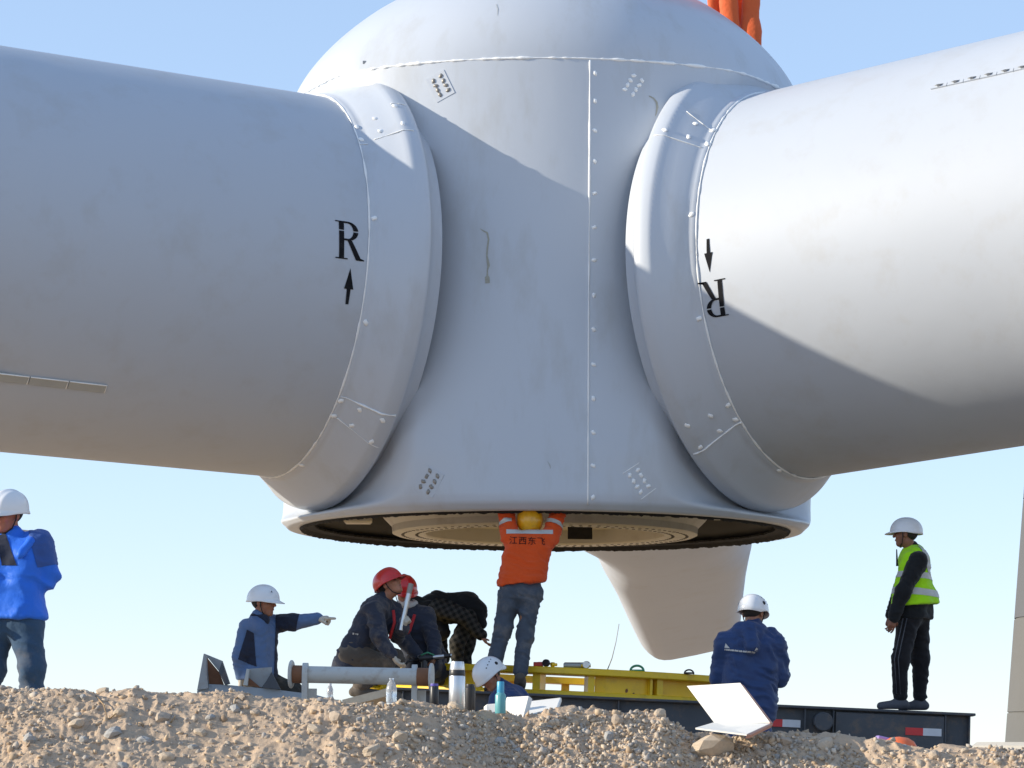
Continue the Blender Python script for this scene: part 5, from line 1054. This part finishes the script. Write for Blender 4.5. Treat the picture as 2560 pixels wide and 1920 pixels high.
for q, yo in (('l', .16), ('r', -.02)):
    S.cone(at(1072, 1512, Y + yo + .06), .06, at(1100, 1500, Y + yo + .05), .075); S.cone(at(1100, 1508, Y + yo + .05), .075, at(1180, 1508, Y + yo + .06), .085); S.cone(at(1180, 1508, Y + yo + .03), .085, at(1200, 1526, Y + yo + .03), .08); S.cone(at(1202, 1528, Y + yo), .075, at(1218, 1562, Y + yo - .02), .035)
Vv, Q = S.mesh(.011); np_mesh("vest", wrinkle(Vv, Q, .012, 8), Q, M['black_vest'], j['root'])
S = SDF(.05).cone(at(1045, 1505, Y), .05, at(1085, 1530, Y - .02), .085).cone(at(1085, 1530, Y - .02), .085, at(1110, 1580, Y + .0), .09); Vv, Q = S.mesh(.011); np_mesh("vest_front", wrinkle(Vv, Q, .012, 8), Q, M['black_vest'], j['root'])

# 6 man in orange reaching up into the hub
Y = 25.22
fo = V(0, 1, 0)
j = person("person in orange work jacket and yellow hard hat reaching up into the hub opening", Y, dict(hd=(1330, 1301, .44), nk=(1328, 1338, .36), sl=(1282, 1348, .34), sr=(1378, 1348, .34), el=(1270, 1282, .46), er=(1400, 1284, .46), wl=(1296, 1226, .62), wr=(1372, 1226, .62), pv=(1308, 1470, .18), hl=(1284, 1484, .17), hr=(1334, 1486, .16), kl=(1264, 1590, .12), kr=(1322, 1592, .10), al=(1238, 1690, .02), ar=(1312, 1692, -.02)),
    ((0, .62, .78), (0, -.80, .60)), ('hat_yellow', .05), 'orange_wk', 'grey_jeans', 'boot', (None, None), {'l': (V(.3, .4, .85), V(.3, .9, -.2), REL, 1), 'r': (V(-.3, .4, .85), V(-.3, .9, -.2), REL, -1)}, skin=(.42, .2, .12), g=1.0, hem=(1308, 1456, (.125, 0, -1)), feet={'l': (V(-.15, .75, -.65), V(0, .5, .85)), 'r': (V(0, .65, -.75), V(0, .6, .8))}, jk_amp=.012, collar=False, belly=1.02, tr=.90, tr_amp=.012)
src = j['jk']; dn = V(0, 0, -1)
sub_shell(src, [(at(1330, 1322, Y + .2), (0, .0, 1)), (at(1330, 1333, Y + .2), (0, 0, -1)), (at(1272, 1330, Y + .3), (-1, 0, 0)), (at(1388, 1330, Y + .3), (1, 0, 0))], .004, "reflective_band", 'refl', j['root'])
for e, w_, s_ in (('el', 'sl', -1), ('er', 'sr', 1)):
    ax_ = nrm(j[e] - j[w_]); p = j[w_] * .42 + j[e] * .58; sub_shell(src, [(p - ax_ * .022, -ax_), (p + ax_ * .022, ax_), (j['nk'] + V(s_ * .16, 0, 0), (-s_, 0, 0))], .004, "reflective_band", 'refl', j['root'])
sub_shell(src, [(at(1308, 1438, Y), (-.125, 0, 1))], .004, "waistband", 'orange_wk', j['root'])
drape_text("江西东飞", src, at(1324, 1359, Y + .2), V(1, 0, -.03), V(.03, 0, 1), .080, V(0, 1, 0), "back_lettering", 'ink', j['root'], .006)

# 7 crouching man, only head and shoulders above the bank
Y = 23.9
j = person("person crouching in front of the ring with white climbing helmet and navy jacket", Y, dict(hd=(1236, 1690, 0), nk=(1262, 1722, .06), sl=(1262, 1752, -.14), sr=(1305, 1745, .20), el=(1240, 1810, -.22), er=(1290, 1805, .18), wl=(1215, 1840, -.18), wr=(1240, 1840, .10), pv=(1345, 1820, .10), hl=(1345, 1825, .0), hr=(1345, 1825, .2), kl=(1262, 1850, -.10), kr=(1268, 1840, .25), al=(1330, 1945, -.06), ar=(1335, 1945, .22)),
    ((-.62, -.55, -.62), (-.45, -.15, .80)), ('hat_white', .014, True, 1.06, False), 'navy_jkt', 'black_tr', 'boot', skin=(.40, .18, .11), feet={'l': (V(-1, 0, 0), L0), 'r': (V(-1, 0, 0), L0)})

# 8 man in navy jacket seen from behind
Y = 22.0
def hood8(K, j):
    K.cone(at(1862, 1566, Y - .05), .055, at(1905, 1566, Y - .05), .055, .04); K.cone(at(1885, 1566, Y - .09), .055, at(1888, 1606, Y - .13), .06, .05); K.cone(at(1935, 1576, Y + .02), .05, at(1950, 1586, Y + .02), .035, .02)
j = person("person seen from behind in navy hooded jacket and white climbing helmet, head bent", Y, dict(hd=(1892, 1524, .04), nk=(1890, 1560, .0), sl=(1826, 1598, .0), sr=(1948, 1600, .02), el=(1808, 1684, .08), er=(1964, 1684, .08), wl=(1850, 1722, .28), wr=(1922, 1694, .28), pv=(1884, 1745, .02), hl=(1855, 1755, .02), hr=(1915, 1755, .02), kl=(1860, 1860, -.02), kr=(1912, 1860, -.02), al=(1862, 1962, .06), ar=(1914, 1962, .06)),
    ((.42, .80, -.28), (.10, .25, 1)), ('hat_white', .012, True, 1.0, False), 'navy_jkt', 'navy_jkt', 'boot', hands={'l': (V(.4, .5, .5), V(0, .5, .8), REL, 1), 'r': (V(-.3, .5, .6), V(0, .5, .8), REL, -1)}, skin=(.42, .2, .12), g=1.0, hem=(1890, 1790, (0, 0, -1)), feet={'l': (V(0, 1, 0), L0), 'r': (V(.3, 1, 0), L0)}, jk_extra=hood8, jk_amp=.016, belly=.98)
src = j['jk']; pl = []
for k in range(22):
    x = -1.0 + k * .092; w = .06 + .02 * ((k * 7) % 3); pl.append([(x, -.05 - .0 * x), (x + w, -.05), (x + w, .05 + .02 * ((k * 5) % 2)), (x, .05)])
pl += [[(-1.02, .12), (-.68, .12), (-.98, .42)], [(.92, .12), (1.12, .10), (1.14, .28), (1.02, .34)]]
drape_text(None, src, at(1862, 1618, Y - .2), V(1, 0, -.11), V(.11, 0, 1), .118, V(0, 1, 0), "back_print", 'refl', j['root'], .006, pl)

# 9 man in hi-vis vest on the trailer
Y = 25.35
j = person("person in yellow hi-vis vest and black clothes standing on the trailer end", Y, dict(hd=(2270, 1320, 0), nk=(2288, 1362, .03), sl=(2302, 1386, -.17), sr=(2292, 1380, .20), el=(2266, 1462, -.24), er=(2260, 1455, .26), wl=(2244, 1526, -.22), wr=(2238, 1520, .22), pv=(2292, 1512, .02), hl=(2284, 1520, -.07), hr=(2304, 1518, .11), kl=(2262, 1630, -.10), kr=(2312, 1628, .14), al=(2262, 1732, -.06), ar=(2312, 1734, .18)),
    ((-.95, .28, .02), (.10, 0, 1)), ('hat_white', .055), 'black_vest', 'black_tr', 'shoe_grey', (None, None), {'l': (V(-.25, 0, -1), V(-.4, .9, 0), [.55, .5, .45, .35], 1)}, skin=(.30, .125, .075), g=1.0, feet={'l': (V(-1, .1, 0), L0), 'r': (V(-1, .35, 0), L0)}, jk_amp=.008, tr=.95, hem=(2290, 1530, (0, 0, -1)))
up_t = nrm(j['nk'] - j['pv']); S = SDF(.07)
for q in 'lr':
    s_ = j['s' + q]; S.cone(s_ * .45 + j['nk'] * .55 - up_t * .07, .135, j['h' + q] * .8 + j['pv'] * .2 + up_t * .10, .165, .08); S.cone(j['nk'] - up_t * .03 + V(.01, 0, 0), .085, s_ * .72 + j['nk'] * .28, .082, .05); S.cone(j['h' + q] * .8 + j['pv'] * .2 + up_t * .10 + V(.02, 0, 0), .165, j['h' + q] * .8 + j['pv'] * .2 - up_t * .06 + V(.05, 0, 0), .195, .08)
S.plane(at(2300, 1496, Y), V(.10, 0, -1)); Vv, Q = S.mesh(.0105); Vv = wrinkle(Vv, Q, .008, 12); vest = np_mesh("hi_vis_vest", Vv, Q, M['hivis'], j['root']); src = (Vv, Q)
for y0, y1 in ((1417, 1432), (1457, 1474)): sub_shell(src, [(at(2300, y0, Y), (.06, 0, 1)), (at(2300, y1, Y), (-.06, 0, -1))], .004, "reflective_band", 'refl', vest)
sub_shell(src, [(at(2306, 1370, Y), (-1, 0, -.28)), (at(2320, 1370, Y), (1, 0, .28)), (at(2310, 1418, Y), (0, 0, -1)), (at(2310, 1400, Y - .03), (0, 1, 0))], .005, "reflective_band", 'refl', vest)
# sleeve over the vest (the near arm hangs in front of it)
K = SDF(.03).cone(j['sl'] + V(-.005, -.03, .0), .082, j['el'] + V(0, -.02, 0), .066).cone(j['el'] + V(0, -.02, 0), .066, j['wl'], .048); Vv, Q = K.mesh(.0105); np_mesh("near_sleeve", wrinkle(Vv, Q, .010, 14), Q, M['black_vest'], j['root'])
pl = [[(-.9, .0), (-.5, .0), (-.5, .08), (-.82, .08), (-.82, .62), (-.5, .62), (-.5, .7), (-.9, .7)][:4] , [(-.9, 0), (-.82, 0), (-.82, .7), (-.9, .7)], [(-.82, .62), (-.4, .62), (-.4, .7), (-.82, .7)], [(-.3, 0), (-.22, 0), (-.22, .7), (-.3, .7)], [(-.22, .3), (.05, .3), (.05, .38), (-.22, .38)], [(.05, 0), (.13, 0), (.13, .7), (.05, .7)], [(.3, 0), (.38, 0), (.38, .7), (.3, .7)], [(.38, .62), (.7, .62), (.7, .7), (.38, .7)], [(.38, .3), (.62, .3), (.62, .38), (.38, .38)], [(.38, 0), (.7, 0), (.7, .08), (.38, .08)]]
M['vest_print'] = paint("green_print", (.03, .22, .12), rough=.7)
drape_text(None, src, at(2338, 1410, Y - .02), V(.45, .9, 0), V(0, 0, 1), .075, V(-.9, .45, 0), "back_print", 'vest_print', vest, .006, pl)
drape_text(None, src, at(2334, 1374, Y - .02), V(.45, .9, 0), V(0, 0, 1), .035, V(-.9, .45, 0), "back_badge", 'grey_lining', vest, .006, [[(math.cos(t), math.sin(t)) for t in np.linspace(0, 6.28, 15)[:-1]]])
MB().tube([at(2250, 1400, Y - .05), at(2248, 1358, Y - .05)], [.011, .005], 8).build("radio_antenna", M['strap'], j['root'])
for dy in (-.004, .028): MB().tube([at(2262 + 6 + dy * 300, 1530, Y - .185), at(2256 + dy * 300, 1590, Y - .195), at(2248 + dy * 300, 1632, Y - .19), at(2255 + dy * 300, 1720, Y - .13)], .005, 6).build("trouser_stripe", M['shoe_grey'], j['root'], True)
